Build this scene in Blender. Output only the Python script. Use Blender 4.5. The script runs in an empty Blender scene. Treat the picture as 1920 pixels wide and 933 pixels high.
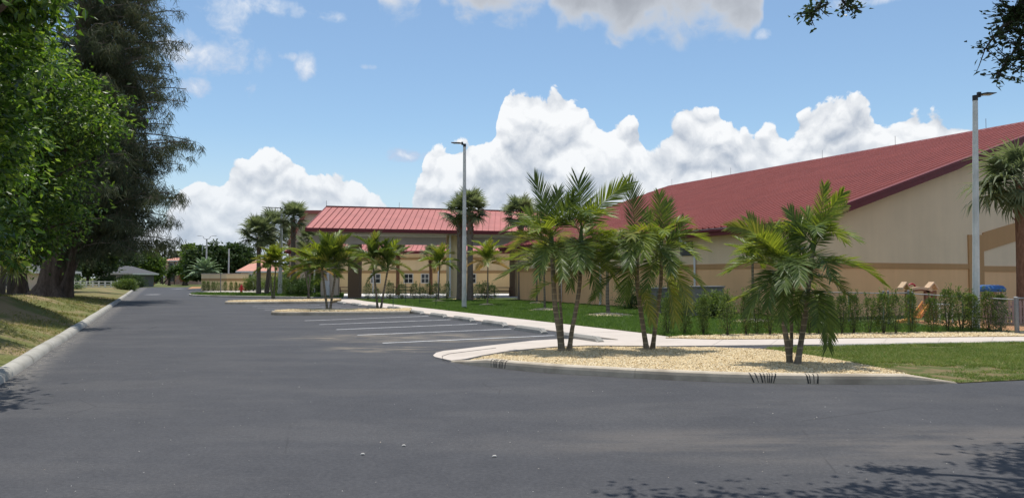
import bpy, math, random
import numpy as np
from mathutils import Vector, Matrix
from mathutils.geometry import tessellate_polygon
random.seed(7); rng = np.random.default_rng(7)
R = math.radians
scene = bpy.context.scene
COL = scene.collection

# ------------------------------------------------------------------ camera
F = 1400.0; CX, CY = 960.0, 466.5; HOR = 520.0; EYE = 1.6
PITCH = math.atan((HOR - CY) / F)
cam_d = bpy.data.cameras.new("camera"); cam = bpy.data.objects.new("camera", cam_d); COL.objects.link(cam)
cam.location = (0, 0, EYE); cam.rotation_euler = (math.pi/2 + PITCH, 0, 0)
cam_d.sensor_width = 36; cam_d.lens = 36 * F / 1920; cam_d.clip_end = 8000; cam_d.clip_start = 0.1
scene.camera = cam

def ray(px, py):
    x, y, z = px - CX, F, CY - py
    c, s = math.cos(PITCH), math.sin(PITCH)
    return Vector((x, y*c - z*s, y*s + z*c))
def G(px, py, z=0.0):
    d = ray(px, py); t = (z - EYE) / d.z
    return Vector((d.x*t, d.y*t, z))
def P(px, py, Y):
    d = ray(px, py); t = Y / d.y
    return Vector((d.x*t, Y, EYE + d.z*t))
RD = math.atan(660/F)
DU = Vector((math.cos(RD), math.sin(RD), 0)); DV = Vector((-math.sin(RD), math.cos(RD), 0))
def UV(u, v, z=0.0): return DU*u + DV*v + Vector((0, 0, z))

# ------------------------------------------------------------------ world, sun, exposure
SUN_EL = R(78); SUN_AZ = math.atan2(-0.12, 0.99)          # azimuth from +Y towards +X
sun_dir = Vector((math.cos(SUN_EL)*math.sin(SUN_AZ), math.cos(SUN_EL)*math.cos(SUN_AZ), math.sin(SUN_EL)))
sl = bpy.data.lights.new("sun", 'SUN'); sl.energy = 4.0; sl.angle = R(0.53); sl.color = (1.0, 0.955, 0.88)
so = bpy.data.objects.new("sun", sl); COL.objects.link(so)
so.rotation_euler = (-sun_dir).to_track_quat('-Z', 'Y').to_euler()
scene.view_settings.view_transform = 'Standard'; scene.view_settings.look = 'None'
scene.view_settings.exposure = 0.22; scene.view_settings.gamma = 1.0; scene.view_settings.use_curve_mapping = False

class NT:
    def __init__(s, tree): s.t = tree; s.n = tree.nodes; s.l = tree.links
    def new(s, typ, **kw):
        n = s.n.new(typ)
        for k, v in kw.items(): setattr(n, k, v)
        return n
    def link(s, a, b): s.l.new(a, b)
    def put(s, sock, v):
        if isinstance(v, bpy.types.NodeSocket): s.l.new(v, sock)
        elif v is not None: sock.default_value = v
    def m(s, op, a, b=None, c=None, clamp=False):
        n = s.new('ShaderNodeMath', operation=op); n.use_clamp = clamp
        s.put(n.inputs[0], a)
        if b is not None: s.put(n.inputs[1], b)
        if c is not None: s.put(n.inputs[2], c)
        return n.outputs[0]
    def vm(s, op, a, b=None, sc=None):
        n = s.new('ShaderNodeVectorMath', operation=op)
        s.put(n.inputs[0], a)
        if b is not None: s.put(n.inputs[1], b)
        if sc is not None: s.put(n.inputs['Scale'], sc)
        return n.outputs[0]
    def mix(s, f, a, b, mode='MIX'):
        n = s.new('ShaderNodeMix', data_type='RGBA', blend_type=mode); n.clamp_factor = True
        s.put(n.inputs[0], f); s.put(n.inputs[6], a); s.put(n.inputs[7], b)
        return n.outputs[2]
    def smooth(s, v, lo, hi, a=0.0, b=1.0):
        n = s.new('ShaderNodeMapRange', interpolation_type='SMOOTHSTEP')
        s.put(n.inputs[0], v); n.inputs[1].default_value = lo; n.inputs[2].default_value = hi
        n.inputs[3].default_value = a; n.inputs[4].default_value = b
        return n.outputs[0]
    def lin(s, v, lo, hi, a=0.0, b=1.0):
        n = s.new('ShaderNodeMapRange'); s.put(n.inputs[0], v)
        n.inputs[1].default_value = lo; n.inputs[2].default_value = hi
        n.inputs[3].default_value = a; n.inputs[4].default_value = b
        return n.outputs[0]
    def noise(s, vec, scale, detail=3, rough=0.5, dist=0.0):
        n = s.new('ShaderNodeTexNoise'); s.put(n.inputs['Vector'], vec)
        n.inputs['Scale'].default_value = scale; n.inputs['Detail'].default_value = detail
        n.inputs['Roughness'].default_value = rough; n.inputs['Distortion'].default_value = dist
        return n.outputs['Fac']
    def voro(s, vec, scale, detail=0, rough=0.5, feature='F1', out='Distance'):
        n = s.new('ShaderNodeTexVoronoi', feature=feature); s.put(n.inputs['Vector'], vec)
        n.inputs['Scale'].default_value = scale
        if 'Detail' in n.inputs: n.inputs['Detail'].default_value = detail; n.inputs['Roughness'].default_value = rough
        return n.outputs[out]

world = bpy.data.worlds.new("World"); scene.world = world; world.use_nodes = True
W = NT(world.node_tree); W.n.clear()

def azel(px, py):
    d = ray(px, py).normalized()
    return math.atan2(d.x, d.y), math.asin(d.z)

def build_world():
    out = W.new('ShaderNodeOutputWorld'); bg = W.new('ShaderNodeBackground')
    sky = W.new('ShaderNodeTexSky', sky_type='NISHITA'); sky.sun_disc = False
    sky.sun_elevation = SUN_EL; sky.sun_rotation = SUN_AZ; sky.air_density = 1.0; sky.dust_density = 0.6; sky.ozone_density = 1.6
    tc = W.new('ShaderNodeTexCoord'); d = tc.outputs['Generated']
    sp = W.new('ShaderNodeSeparateXYZ'); W.link(d, sp.inputs[0])
    az = W.m('ARCTAN2', sp.outputs[0], sp.outputs[1]); el = W.m('ARCSINE', sp.outputs[2])
    # puffy height field (two looks: here and a step towards the light)
    def puff(vec):
        a = W.voro(vec, 15, 1.5, 0.5, 'F1'); b = W.noise(vec, 26, 6, 0.62); c = W.voro(vec, 46, 0, 0.5, 'F1')
        return W.m('ADD', W.m('ADD', W.m('MULTIPLY', W.m('SUBTRACT', 0.75, a), 0.75), W.m('MULTIPLY', W.m('SUBTRACT', 0.45, c), 0.28)), W.m('MULTIPLY', b, 0.75))
    warp = W.new('ShaderNodeTexNoise'); W.link(d, warp.inputs['Vector']); warp.inputs['Scale'].default_value = 14; warp.inputs['Detail'].default_value = 4
    wv = W.vm('SCALE', W.vm('SUBTRACT', warp.outputs['Color'], (0.5, 0.5, 0.5)), sc=0.05)
    dw = W.vm('ADD', d, wv)
    h0 = puff(dw)
    h1 = puff(W.vm('ADD', dw, (-0.002, 0.0, 0.012)))
    fine = W.noise(dw, 60, 5, 0.6)
    # bank outline: float curve of azimuth -> elevation
    AZL = R(45); ELM = 0.5
    def curve(points, default):
        fc = W.new('ShaderNodeFloatCurve'); c = fc.mapping.curves[0]
        pts = sorted([((azel(x, y)[0] + AZL)/(2*AZL), azel(x, y)[1]/ELM) for x, y in points])
        while len(c.points) < len(pts): c.points.new(0.5, 0.5)
        for q, (a, b) in zip(c.points, pts): q.location = (a, b); q.handle_type = 'AUTO_CLAMPED'
        fc.mapping.use_clip = False; fc.mapping.update()
        W.put(fc.inputs['Value'], W.lin(az, -AZL, AZL))
        return W.m('MULTIPLY', fc.outputs[0], ELM)
    bank_pts = [(-300,330),(0,380),(200,390),(300,400),(330,345),(352,318),(372,299),(415,309),(436,281),(470,282),(478,260),(520,252),(543,268),(570,288),(592,308),(615,297),(655,309),(691,331),(732,350),(760,348),(782,325),(800,275),(815,256),(849,242),(903,250),(925,244),(934,190),(945,148),(1002,142),(1052,151),(1106,178),(1137,205),(1182,205),(1203,232),(1216,252),(1232,238),(1262,215),(1280,194),(1297,185),(1340,189),(1358,214),(1385,214),(1403,226),(1416,246),(1428,224),(1440,214),(1475,228),(1489,202),(1530,184),(1575,167),(1634,171),(1647,192),(1710,180),(1737,201),(1764,192),(1814,187),(1845,197),(1877,214),(1886,240),(1920,300),(2200,330)]
    top = curve(bank_pts, 0.1)
    edge = W.m('ADD', W.m('SUBTRACT', top, el), W.m('MULTIPLY', W.m('SUBTRACT', h0, 0.62), 0.052))
    edge = W.m('ADD', edge, W.m('MULTIPLY', W.m('SUBTRACT', fine, 0.5), 0.016))
    m_bank = W.smooth(edge, -0.0005, 0.0045)
    # overhead grey-bottomed cloud: lower edge curve
    low_pts = [(-300,-330),(500,-300),(690,-100),(703,5),(719,50),(740,64),(764,50),(785,58),(800,25),(845,42),(890,52),(944,63),(980,54),(1025,57),(1052,74),(1106,79),(1142,101),(1172,108),(1200,84),(1250,84),(1340,84),(1399,100),(1425,98),(1432,60),(1440,-30),(1460,-200),(2000,-300)]
    low = curve(low_pts, 0.4)
    e2 = W.m('ADD', W.m('SUBTRACT', el, low), W.m('MULTIPLY', W.m('SUBTRACT', h0, 0.66), 0.045))
    e2 = W.m('ADD', e2, W.m('MULTIPLY', W.m('SUBTRACT', fine, 0.5), 0.03))
    m_top = W.m('MULTIPLY', W.smooth(e2, -0.010, 0.026), W.smooth(el, 0.52, 0.44))
    # small puffs
    puffs = [(412,100,66,34,1.0),(350,96,50,32,1.0),(366,165,26,15,.95),(572,124,17,24,.85),(543,106,16,8,.6),(425,26,34,34,.75),(478,8,62,16,.8),(556,18,18,12,.7),(467,168,11,14,.6),(688,125,14,5,.6),(772,292,46,13,.85),(1620,2,60,9,.8),(604,30,30,8,.4),(1430,64,16,9,.7)]
    m_p = None
    for (x, y, rx, ry, a) in puffs:
        a0, e0 = azel(x, y); ra = rx/F; re = ry/F
        qx = W.m('DIVIDE', W.m('SUBTRACT', az, a0), ra); qy = W.m('DIVIDE', W.m('SUBTRACT', el, e0), re)
        r2 = W.m('ADD', W.m('MULTIPLY', qx, qx), W.m('MULTIPLY', qy, qy))
        v = W.m('MULTIPLY', W.m('SUBTRACT', 1.25, r2), a)
        m_p = v if m_p is None else W.m('MAXIMUM', m_p, v)
    fp = W.noise(dw, 34, 6, 0.62)
    e3 = W.m('ADD', m_p, W.m('MULTIPLY', W.m('SUBTRACT', fp, 0.56), 5.5))
    m_puff = W.m('MULTIPLY', W.smooth(e3, -0.5, 0.9), W.smooth(m_p, -1.2, 0.5))
    # scattered cumulus all round behind and beside the view
    nb = W.noise(dw, 2.6, 6, 0.6)
    side = W.smooth(W.m('ABSOLUTE', az), R(50), R(62))
    m_side = W.m('MULTIPLY', W.m('MULTIPLY', W.smooth(nb, 0.50, 0.60), side), W.smooth(el, 0.9, 0.7))
    # shading
    relief = W.m('SUBTRACT', h0, h1)
    deep = W.smooth(edge, 0.0, 0.12)
    lum = W.m('ADD', W.m('SUBTRACT', 0.93, W.m('MULTIPLY', deep, 0.19)), W.m('MULTIPLY', relief, 0.85))
    lum = W.m('ADD', lum, W.m('MULTIPLY', W.m('SUBTRACT', W.noise(d, 9, 3, 0.5), 0.5), 0.36))
    lum = W.m('MINIMUM', W.m('MAXIMUM', lum, 0.55), 1.0)
    c_bank = W.mix(W.lin(lum, 0.55, 1.0), (0.36, 0.41, 0.49, 1), (0.83, 0.84, 0.85, 1))
    hz = W.smooth(el, 0.0, 0.20)
    c_bank = W.mix(W.m('MULTIPLY', W.m('SUBTRACT', 1.0, hz), 0.42), c_bank, (0.50, 0.59, 0.70, 1))
    g0 = W.smooth(e2, -0.02, 0.07); g1 = W.smooth(az, azel(720, 0)[0], azel(930, 0)[0])
    grey = W.mix(W.m('MULTIPLY', W.noise(dw, 12, 4, 0.5), 0.9), (0.27, 0.29, 0.33, 1), (0.40, 0.43, 0.48, 1))
    c_top = W.mix(W.m('MULTIPLY', g1, g0), (0.58, 0.62, 0.68, 1), grey)
    c_puff = W.mix(W.smooth(e3, 0.4, 2.4), (0.42, 0.53, 0.70, 1), (0.78, 0.80, 0.83, 1))
    skyc = W.vm('SCALE', sky.outputs[0], sc=0.118)
    # pale blue towards the horizon as in the photograph
    skyc = W.mix(1.0, skyc, (0.90, 1.0, 1.02, 1), 'MULTIPLY'); skyc = W.mix(0.03, skyc, (0.55, 0.62, 0.70, 1))
    skyc = W.mix(W.m('MULTIPLY', W.smooth(el, 0.20, 0.02), 0.5), skyc, (0.56, 0.63, 0.71, 1))
    c = W.mix(m_side, skyc, (0.75, 0.78, 0.82, 1))
    c = W.mix(W.m('MULTIPLY', m_puff, 0.93), c, c_puff)
    c = W.mix(m_top, c, c_top)
    c = W.mix(W.m('MULTIPLY', m_bank, 0.97), c, c_bank)
    W.link(c, bg.inputs[0]); bg.inputs[1].default_value = 1.0
    W.link(bg.outputs[0], out.inputs[0])
build_world()
world.cycles.sampling_method = 'MANUAL'; world.cycles.sample_map_resolution = 256
scene.cycles.max_bounces = 5; scene.cycles.diffuse_bounces = 3; scene.cycles.transparent_max_bounces = 4

# ------------------------------------------------------------------ tagging and mesh helpers
ORIG = {}
def tag(o, label=None, cat=None, group=None, kind=None):
    if label: o['label'] = label
    if cat: o['category'] = cat
    if group: o['group'] = group
    if kind: o['kind'] = kind
    return o
def root(name, loc, label, cat, group=None, rz=0.0):
    o = bpy.data.objects.new(name, None); COL.objects.link(o); o.empty_display_size = .2
    o.location = loc; o.rotation_euler = (0, 0, rz); ORIG[o.name] = Vector(loc)
    return tag(o, label, cat, group)
def setting(name, loc=(0, 0, 0)):
    o = bpy.data.objects.new(name, None); COL.objects.link(o); o.location = loc; ORIG[o.name] = Vector(loc); o['kind'] = 'structure'
    return o

class MB:
    """collects shapes, then links them as ONE mesh object"""
    def __init__(s): s.v = []; s.f = []; s.n = 0; s.mi = []
    def add(s, verts, faces, mi=0):
        verts = np.asarray(verts, dtype=float).reshape(-1, 3); faces = np.asarray(faces, dtype=int)
        s.v.append(verts); s.f.append(faces + s.n); s.mi.append(np.full(len(faces), mi)); s.n += len(verts)
        return s
    def box(s, c, size, rz=0.0, mi=0, ax=None):
        hx, hy, hz = size[0]/2, size[1]/2, size[2]/2
        vs = np.array([(-hx,-hy,-hz),(hx,-hy,-hz),(hx,hy,-hz),(-hx,hy,-hz),(-hx,-hy,hz),(hx,-hy,hz),(hx,hy,hz),(-hx,hy,hz)])
        if ax is not None: M = np.array([ax[0], ax[1], ax[2]])      # rows are axes
        else: M = np.array([(math.cos(rz), math.sin(rz), 0), (-math.sin(rz), math.cos(rz), 0), (0, 0, 1)])
        vs = vs @ M + np.array(c)
        return s.add(vs, [(0,3,2,1),(4,5,6,7),(0,1,5,4),(1,2,6,5),(2,3,7,6),(3,0,4,7)], mi)
    def bar(s, a, b, w, h=None, up=(0, 0, 1), mi=0):
        a = Vector(a); b = Vector(b); h = h or w; t = (b - a); L = t.length; t.normalize()
        u = Vector(up)
        if abs(t.dot(u)) > .97: u = Vector((1, 0, 0))
        x = t.cross(u).normalized(); z = x.cross(t)
        return s.box((a+b)/2, (L, w, h), ax=(t, x, z), mi=mi)
    def tube(s, pts, rad, k=8, cap=True, mi=0, squash=None):
        pts = [Vector(p) for p in pts]; n = len(pts)
        if not hasattr(rad, '__len__'): rad = [rad]*n
        vs = []; ref = None
        for i, p in enumerate(pts):
            t = (pts[min(i+1, n-1)] - pts[max(i-1, 0)]).normalized()
            if ref is None: ref = t.orthogonal().normalized()
            x = (ref - t*ref.dot(t)).normalized(); y = t.cross(x); ref = x
            for j in range(k):
                a = 2*math.pi*j/k; r = rad[i]*(1 if squash is None else squash(i, j, k))
                vs.append(p + x*(math.cos(a)*r) + y*(math.sin(a)*r))
        fs = [(i*k+j, i*k+(j+1) % k, (i+1)*k+(j+1) % k, (i+1)*k+j) for i in range(n-1) for j in range(k)]
        s.add([tuple(v) for v in vs], fs, mi)
        if cap:
            for i0, c in ((0, pts[0]), ((n-1)*k, pts[-1])):
                base = s.n; ring = [tuple(vs[i0+j]) for j in range(k)] + [tuple(c)]
                s.add(ring, [(k, (j+1) % k, j, j) if i0 == 0 else (k, j, (j+1) % k, (j+1) % k) for j in range(k)], mi)
        return s
    def prism(s, poly, z0, z1, mi=0):
        n = len(poly); lo = [(p[0], p[1], z0 if not callable(z0) else z0(p)) for p in poly]; hi = [(p[0], p[1], z1 if not callable(z1) else z1(p)) for p in poly]
        tri = tessellate_polygon([[Vector(p) for p in hi]])
        fs = [(i, (i+1) % n, n+(i+1) % n, n+i) for i in range(n)]
        s.add(lo+hi, fs, mi); b = s.n - 2*n
        s.v.append(np.zeros((0, 3))); s.f.append(np.array([(n+a+b, n+c+b, n+d+b, n+d+b) for a, c, d in tri])); s.mi.append(np.full(len(tri), mi))
        return s
    def ext(s, poly3, vec, mi=0):
        """extrude a planar 3D polygon by a vector (gable walls, brackets)"""
        n = len(poly3); a = [tuple(p) for p in poly3]; b = [tuple(Vector(p)+Vector(vec)) for p in poly3]
        tri = tessellate_polygon([[Vector(p) for p in a]])
        o = s.n; s.add(a+b, [(i, (i+1) % n, n+(i+1) % n, n+i) for i in range(n)], mi)
        s.v.append(np.zeros((0, 3)))
        s.f.append(np.array([(p+o, q+o, r+o, r+o) for p, q, r in tri] + [(n+r+o, n+q+o, n+p+o, n+p+o) for p, q, r in tri])); s.mi.append(np.full(2*len(tri), mi))
        return s
    def mesh(s, name, mats, origin=(0, 0, 0), smooth=False):
        V = np.concatenate(s.v) - np.array(origin)
        me = bpy.data.meshes.new(name)
        loops = []; starts = []; tot = 0; totals = []; mis = []
        for f, mi in zip(s.f, s.mi):
            if len(f) == 0: continue
            if f.shape[1] == 4:
                deg = f[:, 2] == f[:, 3]
                if deg.any():
                    for sub, sm in ((f[~deg], mi[~deg]), (f[deg][:, :3], mi[deg])):
                        if len(sub): loops.append(sub.ravel()); totals.append(np.full(len(sub), sub.shape[1])); mis.append(sm)
                    continue
            loops.append(f.ravel()); totals.append(np.full(len(f), f.shape[1])); mis.append(mi)
        L = np.concatenate(loops); T = np.concatenate(totals); S = np.concatenate(([0], np.cumsum(T)[:-1])); MI = np.concatenate(mis)
        me.vertices.add(len(V)); me.vertices.foreach_set('co', V.astype(np.float32).ravel())
        me.loops.add(len(L)); me.loops.foreach_set('vertex_index', L.astype(np.int32))
        me.polygons.add(len(T)); me.polygons.foreach_set('loop_start', S.astype(np.int32)); me.polygons.foreach_set('loop_total', T.astype(np.int32))
        if not isinstance(mats, (list, tuple)): mats = [mats]
        for m in mats: me.materials.append(m)
        me.polygons.foreach_set('material_index', MI.astype(np.int32))
        me.update(calc_edges=True)
        me.polygons.foreach_set('use_smooth', np.full(len(T), smooth))
        return me
    def build(s, name, mats, parent=None, smooth=False, origin=None):
        """world-space shapes -> one object; origin follows the thing it belongs to"""
        if parent is not None: org = ORIG[parent.name]
        else: org = Vector(origin) if origin is not None else Vector((0, 0, 0))
        o = bpy.data.objects.new(name, s.mesh(name, mats, org, smooth)); COL.objects.link(o)
        if parent is not None: o.parent = parent; ORIG[o.name] = org
        else: o.location = org; ORIG[o.name] = org
        return o
def inst(name, me, parent, loc=(0, 0, 0), rot=(0, 0, 0), sc=(1, 1, 1), mat=None):
    o = bpy.data.objects.new(name, me); COL.objects.link(o)
    if parent is not None: o.parent = parent
    o.location = loc; o.rotation_euler = rot; o.scale = sc
    if mat is not None: o.matrix_basis = mat
    return o
def copy_tree(o, parent=None):
    c = o.copy(); COL.objects.link(c)
    if parent is not None: c.parent = parent; c.matrix_parent_inverse = Matrix.Identity(4)
    for ch in list(o.children): copy_tree(ch, c)
    return c

# ------------------------------------------------------------------ materials
def mat(name, fn):
    m = bpy.data.materials.new(name); m.use_nodes = True; t = NT(m.node_tree); t.n.clear()
    out = t.new('ShaderNodeOutputMaterial'); fn(t, out); return m
def pbsdf(t, out, col, rough=.7, spec=.3, metal=0.0, bump=None, bstr=.3, bdist=.01):
    b = t.new('ShaderNodeBsdfPrincipled'); t.put(b.inputs['Base Color'], col); t.put(b.inputs['Roughness'], rough)
    b.inputs['Specular IOR Level'].default_value = spec; b.inputs['Metallic'].default_value = metal
    if bump is not None:
        bp = t.new('ShaderNodeBump'); bp.inputs['Strength'].default_value = bstr; bp.inputs['Distance'].default_value = bdist
        t.put(bp.inputs['Height'], bump); t.link(bp.outputs[0], b.inputs['Normal'])
    t.link(b.outputs[0], out.inputs[0]); return b
def c4(c, k=1.0): return (c[0]*k, c[1]*k, c[2]*k, 1)
def pos(t): return t.new('ShaderNodeNewGeometry').outputs['Position']
def stretched(t, v, s):
    n = t.new('ShaderNodeMapping'); t.link(v, n.inputs[0]); n.inputs['Scale'].default_value = s; return n.outputs[0]

def simple(name, col, rough=.6, var=.12, scale=6, spec=.3, metal=0.0, bump=0.0):
    def fn(t, out):
        p = t.new('ShaderNodeTexCoord').outputs['Object']; n = t.noise(p, scale, 5, .6); n2 = t.noise(p, scale*9, 3, .6)
        f = t.m('ADD', t.m('MULTIPLY', n, .65), t.m('MULTIPLY', n2, .35))
        c = t.mix(t.lin(f, .3, .7), c4(col, 1-var), c4(col, 1+var))
        pbsdf(t, out, c, rough, spec, metal, n2 if bump else None, bump)
    return mat(name, fn)

def asphalt_fn(t, out):
    p = pos(t)
    rot = t.new('ShaderNodeMapping'); t.link(p, rot.inputs[0]); rot.inputs['Rotation'].default_value = (0, 0, -RD)
    q = rot.outputs[0]                                                    # x = across the road, y = along it
    a = t.noise(p, 260, 2, .6); b = t.voro(p, 95); big = t.noise(p, .35, 4, .55); mid = t.noise(p, 3.0, 5, .65)
    lane = t.noise(stretched(t, q, (1.1, .03, 1)), 1.0, 3, .5)
    v = t.m('ADD', t.m('MULTIPLY', a, .5), t.m('MULTIPLY', mid, .25)); v = t.m('ADD', v, t.m('MULTIPLY', big, .25)); v = t.m('ADD', v, t.m('ADD', t.m('MULTIPLY', lane, .10), .055))
    gr = t.noise(p, 24, 7, .82); v = t.m('ADD', v, t.m('MULTIPLY', t.m('SUBTRACT', gr, .5), .9))
    c = t.mix(t.lin(v, .45, .95), (.040, .041, .046, 1), (.100, .099, .104, 1))
    spk = t.m('MULTIPLY', t.smooth(b, .30, .14), t.smooth(t.noise(p, 31, 2, .5), .46, .62))
    wear = t.smooth(t.noise(stretched(t, p, (.35, 1.1, 1)), .8, 5, .6), .46, .62)
    c = t.mix(t.m('MULTIPLY', spk, t.m('ADD', .10, t.m('MULTIPLY', wear, .5))), c, (.30, .28, .26, 1))
    c = t.mix(t.m('MULTIPLY', wear, .10), c, (.15, .14, .13, 1))
    # sandy dust washed out of the nearest stalls and trodden light along the cross drive
    sp = t.new('ShaderNodeSeparateXYZ'); t.link(p, sp.inputs[0])
    def blob(cx, cy, rx, ry, sharp=.5):
        x = t.m('DIVIDE', t.m('SUBTRACT', sp.outputs[0], cx), rx); y = t.m('DIVIDE', t.m('SUBTRACT', sp.outputs[1], cy), ry)
        return t.smooth(t.m('ADD', t.m('MULTIPLY', x, x), t.m('MULTIPLY', y, y)), 1.0, 1.0-sharp)
    s1 = t.m('MAXIMUM', blob(-2.6, 20.0, 4.2, 2.0, .9), t.m('MULTIPLY', blob(-2.8, 16.8, 1.8, 1.1, .9), .8))
    st = t.smooth(t.noise(stretched(t, p, (.6, 2.6, 1)), 1.5, 6, .7), .44, .66)
    c = t.mix(t.m('MULTIPLY', t.m('MULTIPLY', s1, st), .75), c, (.30, .25, .18, 1))
    s2 = t.m('MULTIPLY', blob(4.0, 7.3, 5.0, 1.0, .95), t.smooth(t.noise(stretched(t, p, (.5, 2.0, 1)), .9, 5, .65), .36, .66))
    c = t.mix(t.m('MULTIPLY', s2, .26), c, (.26, .22, .18, 1))
    # pale dusty joint against the left kerb
    spq = t.new('ShaderNodeSeparateXYZ'); t.link(q, spq.inputs[0])
    g = t.m('MULTIPLY', t.smooth(spq.outputs[0], -1.55, -2.0), t.smooth(t.noise(p, 5, 5, .7), .35, .6))
    c = t.mix(t.m('MULTIPLY', g, .45), c, (.24, .22, .19, 1))
    hair = t.m('MULTIPLY', t.smooth(t.voro(t.vm('ADD', p, t.vm('SCALE', t.new('ShaderNodeTexNoise').outputs['Color'], sc=0.0)), .28, 0, .5, 'DISTANCE_TO_EDGE'), .004, .0), t.smooth(big, .50, .56))
    c = t.mix(t.m('MULTIPLY', hair, .5), c, (.03, .03, .032, 1))
    pbsdf(t, out, c, .82, .25, 0, t.m('ADD', a, b), .35, .006)
M_ASPHALT = mat('asphalt', asphalt_fn)

def conc(name, c1, c2, c3, amt=.5, sc=1.0, jt=None):
    def fn(t, out):
        p = pos(t); n = t.noise(p, 2.2*sc, 6, .65); f = t.noise(p, 60, 3, .6); g = t.noise(p, .6*sc, 3, .5)
        c = t.mix(t.lin(n, .3, .7), c4(c1), c4(c2)); c = t.mix(t.m('MULTIPLY', t.smooth(g, .45, .68), amt), c, c4(c3))
        c = t.mix(t.m('MULTIPLY', t.smooth(f, .55, .75), .25), c, c4(c3))
        if jt:
            rot = t.new('ShaderNodeMapping'); t.link(p, rot.inputs[0]); rot.inputs['Rotation'].default_value = (0, 0, -jt[1])
        pbsdf(t, out, c, .85, .2, 0, f, .25, .004)
    return mat(name, fn)
M_WALK = conc('sidewalk_concrete', (.50, .44, .385), (.56, .495, .435), (.42, .365, .31), .4)
M_KERB = conc('kerb_concrete', (.33, .315, .275), (.43, .41, .365), (.24, .23, .195), .6, 2.0)
M_KERBI = conc('island_kerb_concrete', (.42, .36, .28), (.54, .47, .37), (.25, .21, .16), .7, 2.4)
M_STOP = conc('wheel_stop_concrete', (.29, .28, .255), (.37, .355, .325), (.18, .17, .155), .6, 3)
M_COLDWALK = conc('courtyard_concrete', (.62, .60, .58), (.72, .70, .67), (.5, .48, .46), .2)
M_POLE = conc('pole_concrete', (.58, .58, .55), (.70, .70, .66), (.36, .37, .34), .5, 2)
M_TYRE = simple('tyre_scuff_rubber', (.035, .035, .035), .8, .2)
M_PAINT = conc('marking_paint', (.62, .63, .63), (.74, .74, .74), (.34, .34, .34), .5, 4)

def grass_ground(name, a, b, dirt, dirt_amt, sc=1.0):
    def fn(t, out):
        p = pos(t); n = t.noise(p, 14, 5, .7); g = t.noise(p, .9*sc, 5, .6)
        c = t.mix(t.lin(n, .3, .7), c4(a), c4(b)); c = t.mix(t.m('MULTIPLY', t.smooth(g, .42, .62), dirt_amt), c, c4(dirt))
        pbsdf(t, out, c, .95, .1, 0, n, .5, .03)
    return mat(name, fn)
M_LAWN = grass_ground('lawn_ground', (.045,.07,.02), (.08,.11,.032), (.12,.11,.05), .45)
M_VERGE = grass_ground('verge_ground', (.10, .115, .035), (.16, .16, .06), (.26, .19, .11), .85, .7)
M_FIELD = grass_ground('field_ground', (.09, .125, .035), (.15, .17, .06), (.18, .15, .09), .5, .25)
M_NEARG = grass_ground('patchy_grass_ground', (.06,.08,.025), (.12,.13,.045), (.22,.15,.09), .7, 2.5)
M_MULCHG = simple('mulch_ground', (.36, .26, .13), .95, .35, 25)

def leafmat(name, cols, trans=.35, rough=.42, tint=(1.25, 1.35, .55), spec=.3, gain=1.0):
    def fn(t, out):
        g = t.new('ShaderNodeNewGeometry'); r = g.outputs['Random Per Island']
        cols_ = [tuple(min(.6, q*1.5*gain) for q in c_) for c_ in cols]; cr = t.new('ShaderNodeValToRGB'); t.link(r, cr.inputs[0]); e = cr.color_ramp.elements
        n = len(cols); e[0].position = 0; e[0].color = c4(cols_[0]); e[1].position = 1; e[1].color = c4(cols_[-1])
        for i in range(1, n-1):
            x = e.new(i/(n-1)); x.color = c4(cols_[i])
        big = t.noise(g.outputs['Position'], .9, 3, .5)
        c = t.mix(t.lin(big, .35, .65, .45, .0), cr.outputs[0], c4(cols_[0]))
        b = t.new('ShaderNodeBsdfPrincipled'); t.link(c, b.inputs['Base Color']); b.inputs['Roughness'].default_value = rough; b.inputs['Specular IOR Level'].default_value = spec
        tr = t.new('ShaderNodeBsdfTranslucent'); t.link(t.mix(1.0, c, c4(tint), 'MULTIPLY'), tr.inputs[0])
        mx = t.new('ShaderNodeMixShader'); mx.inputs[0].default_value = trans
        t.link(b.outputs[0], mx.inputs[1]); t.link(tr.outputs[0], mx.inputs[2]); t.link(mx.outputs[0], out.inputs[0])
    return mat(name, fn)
M_GRASS = leafmat('lawn_blades', [(.045,.085,.018),(.075,.125,.03),(.11,.16,.045)], .4, .6, (1.2,1.3,.6), .2)
M_DRYG = leafmat('verge_blades', [(.07,.09,.022),(.13,.14,.04),(.26,.20,.10),(.10,.12,.035),(.22,.17,.09)], .35, .7, (1.2,1.2,.7), .15)
M_NGRASS = leafmat('patchy_blades', [(.05,.09,.018),(.09,.14,.03),(.14,.19,.045),(.26,.23,.11),(.08,.13,.026)], .35, .7, (1.2,1.2,.7), .15)
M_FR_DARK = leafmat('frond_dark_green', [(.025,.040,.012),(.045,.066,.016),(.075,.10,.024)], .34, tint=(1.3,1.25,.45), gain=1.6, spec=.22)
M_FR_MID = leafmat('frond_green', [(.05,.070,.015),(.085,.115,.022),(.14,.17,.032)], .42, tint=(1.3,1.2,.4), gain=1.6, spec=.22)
M_FR_YEL = leafmat('frond_yellow_green', [(.09,.12,.025),(.15,.165,.035),(.26,.235,.06)], .40, .45, (1.2,1.15,.5))
M_FR_DRY = leafmat('frond_dry', [(.30,.20,.07),(.42,.25,.07),(.22,.16,.07)], .3, .7, (1.1,1,.6))
M_SABAL = leafmat('fan_frond_grey_green', [(.065,.08,.042),(.10,.118,.066),(.15,.168,.10)], .40, .55, (1.1,1.15,.7), .2, 1.25)
M_FICUS = leafmat('glossy_leaf', [(.018,.038,.008),(.045,.085,.015),(.09,.15,.026),(.24,.29,.06)], .42, .38, (1.3,1.5,.5), .5)
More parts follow.
